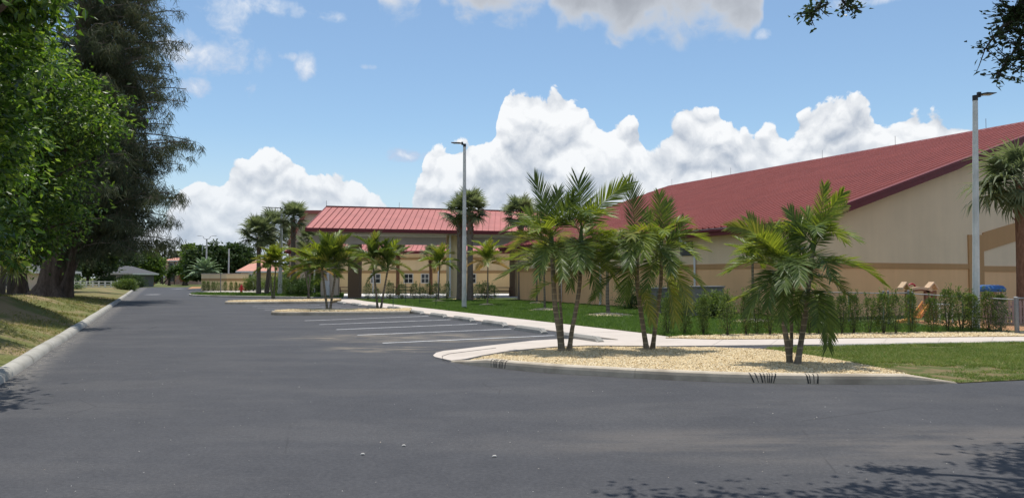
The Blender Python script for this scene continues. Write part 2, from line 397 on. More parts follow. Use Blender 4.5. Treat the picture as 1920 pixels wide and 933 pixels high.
M_OAK = leafmat('dark_oak_leaf', [(.02,.035,.016),(.035,.055,.022),(.06,.085,.03)], .25, .4)
M_NEEDLE = leafmat('pine_needles', [(.032,.045,.026),(.05,.064,.036),(.072,.082,.048),(.095,.088,.055)], .30, .7, (1.1,1.1,.7), .15)
M_BUSH = leafmat('dark_bush_leaf', [(.025,.05,.016),(.045,.08,.02),(.07,.11,.03)], .28, .5)
M_HEDGE = leafmat('hedge_leaf', [(.03,.048,.015),(.06,.085,.024),(.12,.15,.04)], .38, .5, gain=1.35)
M_BROAD = leafmat('broadleaf_dark', [(.022,.042,.016),(.04,.065,.022),(.065,.09,.03)], .22, .55)
M_LIGHTTREE = leafmat('broadleaf_light', [(.05,.085,.02),(.09,.14,.03),(.14,.19,.04)], .3, .55)
M_SILVER = leafmat('silver_palm_leaf', [(.14,.19,.11),(.2,.26,.16),(.27,.33,.22)], .3, .5, (1,1.1,.8))
M_REDTREE = leafmat('red_shrub_leaf', [(.16,.05,.03),(.25,.09,.04)], .3, .5)

def trunkmat(name, a, b, rings=0.0, sc=8):
    def fn(t, out):
        p = t.new('ShaderNodeTexCoord').outputs['Object']; n = t.noise(stretched(t, p, (1, 1, .35)), sc, 6, .7)
        c = t.mix(t.lin(n, .3, .7), c4(a), c4(b))
        h = n
        if rings:
            sp = t.new('ShaderNodeSeparateXYZ'); t.link(p, sp.inputs[0])
            w = t.m('SINE', t.m('ADD', t.m('MULTIPLY', sp.outputs[2], rings), t.m('MULTIPLY', n, 1.2)))
            c = t.mix(t.smooth(w, .72, .98), c, c4((b[0]*1.25+.03, b[1]*1.25+.03, b[2]*1.2+.02)))
        pbsdf(t, out, c, .85, .2, 0, h, .6, .02)
    return mat(name, fn)
M_TRUNK_PALM = trunkmat('ringed_palm_bark', (.10,.085,.06), (.24,.20,.15), 48.0)
M_SHAFT = trunkmat('green_crownshaft', (.06,.10,.03), (.11,.15,.05), 0, 4)
M_TRUNK_SABAL = trunkmat('sabal_bark', (.12,.095,.075), (.24,.20,.165), 0, 12)
M_TRUNK_RED = trunkmat('sabal_boots', (.13,.06,.035), (.28,.16,.10), 0, 14)
M_BARK = trunkmat('pine_bark', (.055,.04,.03), (.15,.11,.085), 0, 6)
M_TWIG = trunkmat('grey_twig', (.10,.085,.07), (.2,.17,.14), 0, 8)
M_BARKD = trunkmat('dark_bark', (.05,.04,.032), (.10,.085,.07), 0, 6)

def stonemat(name, cols):
    def fn(t, out):
        g = t.new('ShaderNodeNewGeometry'); cr = t.new('ShaderNodeValToRGB'); t.link(g.outputs['Random Per Island'], cr.inputs[0]); e = cr.color_ramp.elements
        e[0].color = c4(cols[0]); e[1].color = c4(cols[-1])
        for i in range(1, len(cols)-1): x = e.new(i/(len(cols)-1)); x.color = c4(cols[i])
        pbsdf(t, out, cr.outputs[0], .85, .2)
    return mat(name, fn)
M_STONE = stonemat('tan_chip_stone', [(.55,.40,.21),(.72,.57,.34),(.80,.68,.45),(.64,.47,.25),(.84,.76,.58)])
M_WHITEPEB = stonemat('pale_pebble', [(.35,.33,.3),(.6,.58,.54),(.45,.38,.3)])

def stucco(name, col, streak=.08):
    def fn(t, out):
        p = pos(t); n = t.noise(p, .8, 4, .6); f = t.noise(p, 40, 3, .6); s = t.noise(stretched(t, p, (1.5, 1.5, .12)), 1.5, 4, .6)
        v = t.m('ADD', t.m('MULTIPLY', n, .5), t.m('MULTIPLY', s, .5))
        c = t.mix(t.lin(v, .3, .7), c4(col, 1-streak), c4(col, 1+streak*.6)); pbsdf(t, out, c, .92, .15, 0, f, .3, .006)
    return mat(name, fn)
M_ST_UP = stucco('stucco_beige', (.80,.62,.42)); M_ST_LOW = stucco('stucco_tan', (.86,.52,.27)); M_ST_BAND = stucco('stucco_brown_band', (.52,.30,.14))
M_ST_YEL = stucco('stucco_yellow', (.84,.62,.33)); M_ST_YELUP = stucco('stucco_pale_yellow', (.76,.60,.37)); M_ST_DARK = stucco('stucco_dark_brown', (.19,.13,.085))
M_ST_CREAM = stucco('stucco_cream', (.60,.50,.40)); M_GREYBEAM = stucco('beam_grey', (.46,.42,.41)); M_BANDY = stucco('stucco_band_light_brown', (.42,.27,.13))
def roofmat(name, col, k=1.0):
    def fn(t, out):
        p = pos(t); n = t.noise(p, .7, 4, .6); f = t.noise(p, 9, 4, .6)
        c = t.mix(t.lin(n, .3, .7), c4(col, .88), c4(col, 1.1)); pbsdf(t, out, c, t.lin(f, .3, .7, .50, .66), .28)
    return mat(name, fn)
M_ROOF = roofmat('red_metal_roof', (.15,.028,.024)); M_ROOF2 = roofmat('red_metal_roof_light', (.40,.135,.118)); M_FASCIA = roofmat('dark_red_fascia', (.15,.030,.035))
M_SEAM2 = roofmat('red_roof_seam', (.20,.045,.045)); M_RIB_LIT = roofmat('red_roof_rib_highlight', (.28,.072,.058))  # hall ribs: highlight put into their lighter red, against darkened pans
M_WHITE = simple('white_metal', (.72,.73,.74), .5, .06); M_GREYM = simple('galvanised_metal', (.22,.225,.23), .6, .15, 20, .4, .2)
M_BLACK = simple('black_metal', (.02,.02,.022), .5, .1, 8, .4); M_GREENP = simple('green_stake', (.03,.06,.035), .6, .1)
M_BOX = simple('grey_cabinet_paint', (.20,.19,.19), .6, .08); M_GLASS = simple('dark_window_glass', (.03,.035,.04), .08, .1, 3, .8)
M_PLTAN = simple('tan_plastic', (.62,.45,.30), .5, .05); M_PLBRN = simple('brown_plastic', (.22,.10,.06), .5, .05); M_PLORG = simple('orange_plastic', (.6,.24,.05), .45, .05)
M_PLBLU = simple('blue_plastic', (.05,.15,.38), .45, .25, 14); M_PLRED = simple('red_plastic', (.35,.03,.05), .45, .05); M_PLPINK = simple('pinkish_pickets', (.42,.27,.23), .6, .08)
M_PLWHT = simple('white_plastic', (.7,.7,.7), .5, .05); M_RED = simple('hydrant_red', (.32,.015,.02), .5, .1); M_TABLE = simple('dark_red_table', (.11,.04,.03), .6, .15)
M_WOODW = simple('white_painted_wood', (.70,.69,.64), .7, .1); M_HOUSEG = simple('grey_house_wall', (.10,.105,.11), .8, .08, 2); M_ROOFG = simple('grey_shingles', (.09,.09,.095), .9, .15, 2)
M_HOUSEP = simple('pink_house_wall', (.48,.30,.24), .8, .08, 2); M_ROOFP = simple('pink_tile_roof', (.55,.27,.20), .8, .12, 4); M_SAND = simple('sand_mulch', (.36,.19,.09), .95, .2, 20)
M_CARG = simple('grey_car_paint', (.10,.12,.15), .3, .05, 3, .6); M_CARW = simple('white_car_paint', (.7,.71,.72), .3, .03, 3, .6)
M_RUBBER = simple('black_rubber', (.015,.015,.015), .8, .1); M_LENS = simple('lamp_lens', (.5,.5,.45), .3, .05)

# ------------------------------------------------------------------ ground sheets
def sheet(name, pts, m, kind='structure', parent=None, skirt=0.12):
    pts = [Vector(p) for p in pts]; tri = tessellate_polygon([pts]); n = len(pts); b = MB()
    V = [tuple(p) for p in pts]; area = sum(pts[i].x*pts[(i+1) % n].y - pts[(i+1) % n].x*pts[i].y for i in range(n))
    T = []
    for a, c, d in tri:
        nz = (pts[c]-pts[a]).cross(pts[d]-pts[a]).z
        T.append((a, c, d) if nz > 0 else (a, d, c))
    b.add(V, np.array(T))
    if skirt:
        lo = [(p.x, p.y, p.z - skirt) for p in pts]; o = b.n
        b.add(V+lo, [(i, n+i, n+(i+1) % n, (i+1) % n) for i in range(n)])
    o = b.build(name, m, parent)
    if kind and parent is None: o['kind'] = kind
    return o, (np.array(V), np.array(T))
def scatter(tris, n, near=0.0):
    """area-weighted random points on triangles; near>0 favours what lies near the camera"""
    V, T = tris; a, b, c = V[T[:, 0]], V[T[:, 1]], V[T[:, 2]]
    ar = np.linalg.norm(np.cross(b-a, c-a), axis=1)/2
    k = rng.choice(len(T), int(n*(3 if near else 1)), p=ar/ar.sum()); r1 = np.sqrt(rng.random(len(k)))[:, None]; r2 = rng.random(len(k))[:, None]
    p = a[k]*(1-r1) + b[k]*(r1*(1-r2)) + c[k]*(r1*r2)
    if near:
        d = np.hypot(p[:, 0], p[:, 1]); w = (1/np.maximum(d, 6))**near; w /= w.max()
        idx = rng.choice(len(p), n, replace=False, p=w/w.sum()); p = p[idx]
    return p
def blades(name, pts, hgt, wid, m, label=None, parent=None, lean=.5):
    n = len(pts); d = np.hypot(pts[:, 0], pts[:, 1]); s = np.clip(d/16, .8, 2.6)
    a = rng.random(n)*2*np.pi; w = (wid*s)[:, None]*np.stack([np.cos(a), np.sin(a), np.zeros(n)], 1)*.5
    h = hgt*(.5+rng.random(n))*np.clip(s, .9, 1.5); l = rng.normal(0, lean, (n, 2))*h[:, None]
    tip = pts + np.stack([l[:, 0], l[:, 1], h], 1)
    V = np.stack([pts-w, pts+w, tip], 1).reshape(-1, 3); F_ = np.arange(3*n).reshape(-1, 3)
    b = MB(); b.add(V, F_); o = b.build(name, m, parent)
    o['kind'] = 'stuff'; 
    if label: o['label'] = label; o['category'] = 'grass'
    return o
def stones(name, pts, size, m, label, flat=.55):
    n = len(pts); base = np.array([(1,0,0),(0,1,0),(-1,0,0),(0,-1,0),(0,0,1),(0,0,-.5)], float)
    F0 = np.array([(0,1,4),(1,2,4),(2,3,4),(3,0,4)])
    sc = size*(.5+.9*rng.random((n, 1, 3)))*np.array([1, .75, flat]); j = 1+rng.normal(0, .22, (n, 6, 3))
    v = base[None]*sc*j; a = rng.random(n)*2*np.pi; ca, sa = np.cos(a)[:, None], np.sin(a)[:, None]
    x = v[..., 0]*ca - v[..., 1]*sa; y = v[..., 0]*sa + v[..., 1]*ca; tl = rng.normal(0, .35, (n, 2)); z = v[..., 2] + x*tl[:, :1] + y*tl[:, 1:]
    V = np.stack([x, y, z], -1) + pts[:, None, :] + np.array([0, 0, size*.15]); FF = (F0[None]+6*np.arange(n)[:, None, None]).reshape(-1, 3)
    b = MB(); b.add(V.reshape(-1, 3), FF); o = b.build(name, m); o['kind'] = 'stuff'; o['label'] = label; o['category'] = 'stones'
    return o

b = MB(); b.add([(-2500,-400,-.25),(2500,-400,-.25),(2500,3500,-.25),(-2500,3500,-.25)], [(0,1,2,3)]); b.build('ground', M_FIELD)['kind'] = 'structure'
U0 = -2.12
road_pts = [UV(U0,-45),UV(70,-45),UV(48,2),G(1960,712),G(1795,713),UV(13,20),UV(13,118),UV(16,124),UV(13.5,134),UV(3,136),UV(U0-1.5,136),UV(U0-.5,90)]
# one wide asphalt sheet, grass and walks lie above it
road, _ = sheet('asphalt_road', [Vector((p.x, p.y, 0.0)) for p in [UV(U0,-45),UV(75,-60),UV(75,20),UV(14,22),UV(14,128),UV(6,137),UV(U0-1.6,137),UV(U0-.6,90)]], M_ASPHALT, skirt=.2)

# sidewalk along the stalls and right across the front of the playground (flush concrete, joints cut as gaps)
walk = setting('sidewalk')
def slab_strip(A0, A1, B0, B1, n, z, name='slab', gap=.008, parent=walk, m=M_WALK):
    """quads between edge A (A0->A1) and edge B (B0->B1), cut into n slabs"""
    for i in range(n):
        f0, f1 = i/n, (i+1)/n
        a0 = A0.lerp(A1, f0); a1 = A0.lerp(A1, f1); b0 = B0.lerp(B1, f0); b1 = B0.lerp(B1, f1)
        t = (a1-a0).normalized()*gap; a0 = a0+t; b0 = b0+t
        mb = MB(); mb.prism([a0, a1, b1, b0], z-.1, z+random.uniform(-.001, .001)); mb.build(name, m, parent)
WZ = .022
slab_strip(UV(10.65,18.5), UV(10.75,50), UV(12.5,18.5), UV(12.5,50), 18, WZ)
slab_strip(UV(10.65,50.02), UV(10.75,56), UV(20,50.02), UV(20,56), 4, WZ)
wl0, wl1, wr0, wr1 = G(1225,650), G(2150,640), G(1262,632), G(2150,625.5)
sheet('sidewalk_corner', [UV(10.65,16.2,.02), G(1150,640.5,.02), G(1228,650.3,.02), G(1264,632,.02), UV(12.5,17.3,.02), UV(12.5,18.5,.02), UV(10.65,18.5,.02)], M_WALK, skirt=.05)
slab_strip(wl0, wl1, wr0, wr1, 9, WZ)
# base under the joints
bs, _ = sheet('sidewalk_base', [UV(10.62,15.9,.008),UV(10.72,56,.008),UV(20,56,.008),UV(20,50,.008),UV(12.5,50,.008),UV(12.5,16,.008)], M_KERBI, skirt=.1)

# islands ----------------------------------------------------------
def zt(y): return .122 - .0150*(y-11.3)
def Gz(px, py):
    p = G(px, py, .08); z = zt(p.y)
    for _ in range(3): p = G(px, py, z); z = zt(p.y)
    return p
# near island: light concrete apron on its left and back
nose = [G(812,668), G(818,663), G(832,659.5), G(860,656.5), G(925,648.5), G(1000,640), G(1040,637.5), G(1110,636.5), G(1175,640)]
inner = [G(1230,650), G(1100,649), G(1040,651.5), G(985,656.5), G(945,661), G(905,668), G(872,675), G(846,678), G(828,674), G(815,671)]
ap = nose + inner
apron, _ = sheet('island_apron', [Vector((p.x, p.y, .03)) for p in ap], M_WALK, skirt=.08)
# dark joint curving round the nose of the apron
jm = MB(); jp = [G(842,678,.034), G(830,672,.034), G(829,667,.034), G(842,662.5,.034), G(870,659,.034), G(930,651.5,.034)]
jm.tube(jp, .006, 4); jo = jm.build('expansion_joint', M_BLACK, apron)
kb = [(845,678),(875,683),(910,687.5),(950,692),(1000,696.5),(1050,700.5),(1120,704.5),(1190,708.5),(1280,713),(1400,717.5),(1500,719.5),(1600,720.3),(1700,720.3),(1760,719.4),(1797,717.6)]
kbot = [G(x, y) for x, y in kb]; N = len(kbot)
def kh(i):
    x = kb[i][0]
    return .145*min(1, max(0.02, (x-835)/75))*min(1, max(.03, (1800-x)/85))
kerb = setting('island_kerb')
def kerb_run(pts, hts, wid, cuts, m, parent, name='kerb_section', rollr=.04, side=1):
    """kerb with rounded front edge, cut into sections at indices"""
    prof = [(0, 0), (.006, .55), (.018, .84), (.045, .97), (.085, 1.0), (wid, 1.0), (wid, -.3)]
    n = len(pts); frames = []
    for i, p in enumerate(pts):
        t = (pts[min(i+1, n-1)] - pts[max(i-1, 0)]); t.z = 0; t.normalize(); nn = Vector((-t.y, t.x, 0))*side
        frames.append([p + nn*a + Vector((0, 0, hts[i]*h)) for a, h in prof])
    for a, c in zip(cuts[:-1], cuts[1:]):
        mb = MB(); fr = [list(f) for f in frames[a:c+1]]
        if len(fr) >= 2:
            d = (pts[a+1]-pts[a]).normalized()*.006; fr[0] = [q+d for q in fr[0]]
        k = len(prof); V = [tuple(q) for f in fr for q in f]
        Fq = [(i*k+j, (i+1)*k+j, (i+1)*k+j+1, i*k+j+1) for i in range(len(fr)-1) for j in range(k-1)]
        mb.add(V, Fq)
        mb.add([tuple(q) for q in fr[0]], np.array([(0, j, j+1) for j in range(1, k-1)])); mb.add([tuple(q) for q in fr[-1]], np.array([(0, j, j+1) for j in range(1, k-1)]))
        mb.build(name, m, parent, smooth=False)
    return frames
# refine
def refine(pts, hts, k):
    P2, H2 = [], []
    for i in range(len(pts)-1):
        p0, p1, p2, p3 = pts[max(i-1, 0)], pts[i], pts[i+1], pts[min(i+2, len(pts)-1)]
        for j in range(k):
            t = j/k
            q = .5*((2*p1) + (p2-p0)*t + (2*p0-5*p1+4*p2-p3)*t*t + (3*p1-p0-3*p2+p3)*t**3)
            P2.append(q); H2.append(hts[i]*(1-t)+hts[i+1]*t)
    P2.append(pts[-1]); H2.append(hts[-1]); return P2, H2
kp, khh = refine(kbot, [kh(i) for i in range(N)], 4)
fr = kerb_run(kp, khh, .17, [0, 28, len(kp)-1], M_KERBI, kerb)
back_edge = [f[5] for f in fr]
# tyre scuffs on the kerb face
def scuff(i0, px_list):
    mb = MB()
    for (xa, xb, w) in px_list:
        def at(px, lift):
            best = min(range(len(kp)-1), key=lambda k: abs(CX+F*kp[k].x/kp[k].y - px))
            return best
        i = at(xa, 0); f = fr[i]; j = at(xb, 0); g = fr[j]
        s0 = (kp[i+1]-kp[i]).normalized()*random.uniform(-.03, .03); off = Vector((0, -.003, .003))
        pa = [f[4]+s0+off, f[3]+s0+off, f[2]+s0+off]; pb = [g[1]+s0+off, g[0]+s0+off+Vector((0, 0, .02))]
        mb.tube([pa[0], pa[1], pa[2].lerp(pb[0], .3), pb[0], pb[1]], w, 4)
    return mb
def scuff_at(pxs, flare, lab):
    mb = MB()
    for k, px in enumerate(pxs):
        d = [abs(CX+F*q.x/q.y - px) for q in kp]; i = int(np.argmin(d)); i = max(1, min(i, len(kp)-2)); q0 = kp[i]
        t = (kp[i+1]-kp[i-1]).normalized(); delta = (px - (CX+F*q0.x/q0.y))*q0.y/F; f = [a + t*delta for a in fr[i]]
        fl = flare*(k/(len(pxs)-1)-.6); off = Vector((0, -.0012, .0012))
        c = [f[4]+off - t*fl*.5, f[3]+off - t*fl*.42, f[2]+off - t*fl*.3, f[1]+off - t*fl*.1, f[0]+off+Vector((0, 0, .01)) + t*fl*.2]
        for a, b2 in zip(c[:-1], c[1:]): mb.bar(a, b2, random.uniform(.008, .022), .0025, up=(0, -1, .6))
    mb.build('tyre_scuff', M_TYRE, kerb)
scuff_at(np.linspace(921, 946, 8), -.05, '')
scuff_at([1408, 1418, 1426, 1431, 1436, 1440, 1444, 1449], -.16, '')
scuff_at([1512, 1516, 1523, 1530], -.06, '')

# bed of tan stone chips
split = min(range(len(kp)), key=lambda k: abs(CX+F*kp[k].x/kp[k].y - 1722))
front = [Vector((q.x, q.y, q.z-.012)) for q in back_edge[5:split+1]]
rear = [Gz(1655,690), Gz(1600,679), Gz(1560,672), Gz(1510,664), Gz(1455,656.5), Gz(1425,653.5), G(1330,650.5,.025), G(1230,650,.025), G(1100,649,.03), G(1040,651.5,.035), G(985,656.5,.035), G(945,661,.035), G(905,668,.035), G(880,675,.035)]
bed, bed_t = sheet('stone_chip_bed', front + rear, M_MULCHG)
pts = scatter(bed_t, 38000, 1.0); stones('stone_chips', pts, .017, M_STONE, 'loose tan stone chips filling the nearest kerbed island under the palms')
pts = scatter(bed_t, 500, .5); stones('fallen_chip', pts, .026, M_STONE, 'larger pale chips lying on top of the nearest island bed', .5)
# grass behind the right half of the kerb
gfront = [Vector((q.x, q.y, q.z-.012)) for q in back_edge[split:-2:1]]
gright = [G(1800,716.5,.012), G(1860,713.5,.012), G(1960,709,.012), G(2200,698,.012), G(2200,645,.03), G(1920,643,.03), G(1430,652.2,.03)]
grear = [Gz(1455,656.5), Gz(1510,664), Gz(1560,672), Gz(1600,679), Gz(1655,690)]
ng, ng_t = sheet('near_grass', gfront + gright + grear, M_NEARG)
from mathutils import noise as mn_
p = scatter(ng_t, 200000, 0.6)
cl = np.sin(p[:, 0]*2.1+p[:, 1]*1.3)+np.sin(p[:, 0]*.9-p[:, 1]*3.1)+rng.normal(0, .8, len(p)); px = CX+F*p[:, 0]/p[:, 1]
bare = np.exp(-((p[:, 0]-6.4)/2.0)**2-((p[:, 1]-12.6)/.9)**2)*3.2
nz = np.array([mn_.noise(Vector((q[0]*.9, q[1]*1.4, 0))) + .6*mn_.noise(Vector((q[0]*3.3, q[1]*4.1, 7))) for q in p]); p = p[(nz*1.6 + rng.normal(0, .3, len(p)) - bare*.6) > -.42]
blades('grass', p, .042, .013, M_NGRASS, 'patchy short grass between the sidewalk and the asphalt on the right', lean=1.0)
# loose chips that spilled onto the bare soil
pp = p[rng.random(len(p)) < .01]; stones('spilled_chips', pp, .014, M_STONE, 'few pale chips scattered through the patchy grass on the right')

# lawn behind the sidewalk ------------------------------------------
lawn_pts = [UV(12.5,50,.03), UV(12.5,17.6,.03), G(1262,631,.03), G(1400,626.5,.03), G(1600,624.5,.03), G(1905,622,.03), G(2150,620,.03), UV(40,26,.03), UV(40,70,.03), UV(14,70,.03)]
lawn, _ = sheet('lawn', lawn_pts, M_LAWN)
vis = [UV(12.5,50,.03), UV(12.5,17.6,.03), G(1262,631,.03), G(1400,626.5,.03), G(1905,622,.03), UV(22.2,22,.03), UV(22.2,46,.03), UV(16,51,.03)]
tr = tessellate_polygon([vis]); vt = (np.array([tuple(q) for q in vis]), np.array([t for t in tr]))
p = scatter(vt, 230000, 1.1); sh = np.sin(p[:, 1]*1.9)+np.sin(p[:, 0]*1.3+p[:, 1]); p = p[rng.random(len(p)) < .78+.1*sh]
blades('lawn_grass', p, .055, .014, M_GRASS, 'dense green lawn between the long sidewalk and the hall wall', lean=.6)
# hedge bed of chips
hb = [G(1248,632.5,.034), G(1340,635,.034), G(1420,634.6,.034), G(1920,629.5,.034), G(1990,629,.034), G(1990,622,.034), G(1905,622.5,.034), G(1750,622,.034), G(1600,624,.034), G(1400,626,.034), G(1300,627,.034)]
hbed, hb_t = sheet('hedge_bed', [Vector((q.x, q.y, .036)) for q in hb], M_MULCHG, skirt=.05)
stones('bed_chips', scatter(hb_t, 9000), .026, M_STONE, 'tan stone chips in the long bed under the clipped shrubs')

# far islands
def far_island(name, tip, right_front, right_back, back_tip, m, h=.15, top='chips'):
    st = setting(name)
    front = [tip]; poly = [back_tip, tip, right_front, right_back]
    c = sum(poly, Vector())/4
    # round the tip
    mid = (tip+back_tip)/2; out = (mid-c).normalized(); w = (tip-back_tip).length
    arc = []
    for k in range(9):
        a = math.pi*k/8; arc.append(mid + (back_tip-mid)*math.cos(a) + out*(w/2)*math.sin(a)*.8)
    outline = arc + [tip.lerp(right_front, f) for f in (.2, .4, .6, .8, 1)] + [right_back]
    outline = [Vector((q.x, q.y, 0)) for q in outline]
    run = outline[:-1]
    fr_ = kerb_run(run, [h]*len(run), .16, [0, 8, 11, len(run)-1], M_KERBI if m is None else m, st, side=1)
    inn = [f[5] for f in fr_] + [Vector((right_back.x, right_back.y, h))]
    inn = [Vector((q.x, q.y, h-.015)) for q in inn]
    s_, t_ = sheet('island_bed', inn, M_MULCHG if top == 'chips' else M_LAWN, parent=st)
    return st, t_
i2, i2t = far_island('middle_island', G(541,591), G(768,589.3), G(772,584), G(556,586.3), None)
i3, i3t = far_island('far_island', G(459,570), G(622,568.5), G(640,564.2), G(470,566.6), None)
i4, i4t = far_island('grass_island', G(417,556.5), G(640,560.5), G(645,553), G(424,551.5), M_KERB, .13, 'grass')
for t_, n_, lab in ((i2t, 7000, 'tan chips heaped round the palm trunks on the middle parking island'), (i3t, 4000, 'tan chips on the far parking island by the young palm clump')):
    q = scatter(t_, n_); q[:, 2] += .03; stones('island_chips', q, .032, M_STONE, lab)
blades('island_grass', scatter(i4t, 16000), .09, .02, M_GRASS, 'green grass on the island strip under the tall sabal palms')

# parking stripes -----------------------------------------------------
def stripe(a, b_, w=.1, z=.006):
    d = (b_-a).normalized(); s_ = Vector((-d.y, d.x, 0))*w/2; mb = MB()
    mb.add([tuple(a-s_+Vector((0,0,z))), tuple(b_-s_+Vector((0,0,z))), tuple(b_+s_+Vector((0,0,z))), tuple(a+s_+Vector((0,0,z)))], [(0,1,2,3)])
    o = mb.build('parking_line', M_PAINT); o['kind'] = 'structure'
for x0, y0, x1, y1 in ((717.4,643,1039.7,628.6),(670,628,958.5,616.4),(630.7,617.7,895.4,607),(598.8,608.3,844.7,599),(571,601,802.7,592.3),
                       (510,584.6,560,583.2),(496,580.8,662,577.7),(483,577,640,575.0),(472.5,574.4,600,572)):
    stripe(G(x0, y0), G(x1, y1), .1)
for x0, y0, x1, y1 in ((375,548,420,546),(385,550.5,440,548),(400,545,470,543)): stripe(G(x0, y0), G(x1, y1), .14)
# arrows / pale patches far up the lane
for cx, cy, w in ((281,552,14),(360,552,13),(282,537,10),(330,541,16)):
    a = G(cx-w/2, cy); c = G(cx+w/2, cy); mb = MB(); q = [(a.x, a.y-.45, .006), (c.x, c.y-.6, .006), (c.x+.5, c.y+.5, .006), (a.x+.6, a.y+.9, .006)]
    mb.add(q, [(0,1,2,3)]); mb.build('lane_marking', M_PAINT)['kind'] = 'structure'

# wheel stops -----------------------------------------------------------
def make_stop():
    mb = MB(); L = 1.85; prof = [(-.11,0),(-.10,.09),(-.06,.15),(.06,.15),(.10,.09),(.11,0)]
    V = []
    for x, f in ((-L/2, 0), (-L/2+.0, .35), (-L/2+.14, 1), (L/2-.14, 1), (L/2, .35), (L/2, 0)):
        for a, h in prof: V.append((x, a, h*f if f < 1 else h))
    k = 6; Fq = [(i*k+j, (i+1)*k+j, (i+1)*k+j+1, i*k+j+1) for i in range(5) for j in range(k-1)]
    mb.add(V, Fq); mb.box((-.55, 0, .152), (.03, .03, .008), mi=1); mb.box((.55, 0, .152), (.03, .03, .008), mi=1)
    return mb.mesh('wheel_stop', [M_STOP, M_GREYM])
stop_me = make_stop()
row1 = [((1090,637.5),'nearest concrete wheel stop, half hidden behind the trunks of the front palm'),((994,621.5),'first fully visible wheel stop left of the front palm trunks'),((927,610),'third wheel stop up the sidewalk from the near island'),
        ((869,601),'fourth wheel stop up the sidewalk, in line below the middle lamp post'),((822,594),'fifth wheel stop, beside the second stripe from the middle island'),((780,588),'wheel stop tucked against the right end of the middle island')]
row2 = [((738,580),'wheel stop just behind the middle island, nearest one of the far stalls'),((700,576.5),'second wheel stop behind the middle island by the sidewalk'),((668,572.8),'third wheel stop behind the middle island, close to the entrance walk'),((640,569.6),'farthest wheel stop, by the cream entrance pier')]
for (pxy, lab) in row1 + row2:
    o = bpy.data.objects.new('wheel_stop', stop_me); COL.objects.link(o); o.location = G(*pxy) + Vector((0, 0, .002)); o.rotation_euler = (0, 0, RD+math.pi/2+random.uniform(-.02, .02))
    tag(o, lab, 'wheel stop', 'concrete wheel stops at the stall ends')
dk = (wl1-wl0); ra = math.atan2(dk.y, dk.x)
for pxy, lab in (((1605,650.8),'buried pale wheel stop in the grass edge right of the three-trunk palm'),((1742,648.2),'half buried wheel stop in the grass edge before the play structure'),((1905,645.3),'half buried wheel stop in the grass edge at the right border of the photo')):
    o = bpy.data.objects.new('wheel_stop', stop_me); COL.objects.link(o); o.location = G(*pxy) + Vector((0, 0, -.07)); o.rotation_euler = (0, 0, ra); o.scale = (1.0, 1.3, 1)
    tag(o, lab, 'wheel stop', 'wheel stops sunk along the right sidewalk')

# left kerb, rounded, in sections ---------------------------------------
lk = setting('left_kerb')
cutsv = [2.5, 10, 16.6, 19.8, 25.2, 31.5, 38, 45, 52, 60, 70, 80, 92, 106, 120, 136]
def ku(v): return U0 - .35*max(0, (v-20)/116)**1.3*3.2
for v0, v1 in zip(cutsv[:-1], cutsv[1:]):
    mb = MB(); V = []; prof = [(0,-.03),(-.01,.045),(-.035,.10),(-.08,.138),(-.14,.155),(-.20,.15),(-.25,.125),(-.275,.07),(-.28,-.05)]
    vs = np.linspace(v0+.012, v1-.012, 6)
    for v in vs:
        wob = .012*math.sin(v*.9)
        for a, h in prof: V.append(tuple(UV(ku(v)+a+wob, v, h)))
    k = len(prof); mb.add(V, [(i*k+j+1, (i+1)*k+j+1, (i+1)*k+j, i*k+j) for i in range(5) for j in range(k-1)])
    mb.add(V[:k], np.array([(0, j, j+1) for j in range(1, k-1)])); mb.add(V[-k:], np.array([(0, j, j+1) for j in range(1, k-1)]))
    mb.build('kerb_section', M_KERB, lk, smooth=True)
# left verge: rolling soil -----------------------------------------------
from mathutils import noise as mn
def verge_h(u, v):
    s = max(0.0, (ku(v)-.28-u)); e = min(1, s/2.2)
    a = (.5+.5*math.sin(v*.72-1.2-u*.25))*.62 + .22*mn.noise(Vector((u*.3, v*.3, 0)))+.05*mn.noise(Vector((u*1.5, v*1.5, 3)))
    far = max(0.0, 1-max(0, v-30)/22); wide = max(0, 1-max(0, s-7)/9)
    return .10 + e*(.14 + (.10+a)*far*wide + .10*wide) + .02*mn.noise(Vector((u*4, v*4, 1)))
us = np.concatenate([[0, -.1, -.3, -.6], -np.linspace(1, 12, 23), -np.linspace(13, 40, 16), [-60, -90]]); vs = np.concatenate([np.linspace(-6, 50, 100), np.linspace(52, 100, 25), [110, 122, 140]])
V = []; T = []
for v in vs:
    for du in us:
        u = ku(v)-.27+du; V.append(tuple(UV(u, v, verge_h(u, v) if du < 0 else .10)))
nu = len(us)
for i in range(len(vs)-1):
    for j in range(nu-1):
        a, b_, c, d = i*nu+j, i*nu+j+1, (i+1)*nu+j+1, (i+1)*nu+j; T += [(a, c, b_), (a, d, c)]
mb = MB(); mb.add(V, np.array(T)); vg = mb.build('grass_verge', M_VERGE, smooth=True); vg['kind'] = 'structure'
VA = np.array(V); TA = np.array(T); cen = VA[TA].mean(1); d_ = cen @ np.array(DV); u_ = cen @ np.array(DU); selm = (u_ > -16) & (d_ > 3) & (d_ < 60)
p = scatter((VA, TA[selm]), 190000, 1.3)
nz = np.array([mn.noise(Vector((q[0]*.55, q[1]*.55, 0))) + .5*mn.noise(Vector((q[0]*2.1, q[1]*2.1, 5))) for q in p]); p = p[(nz + rng.normal(0, .20, len(p))) > -.02]
blades('verge_grass', p, .045, .013, M_DRYG, 'short mixed green and straw coloured grass on the rolling left verge', lean=1.0)
def Zg(x, y):
    q = Vector((x, y, 0)); return verge_h(q.dot(DU), q.dot(DV))

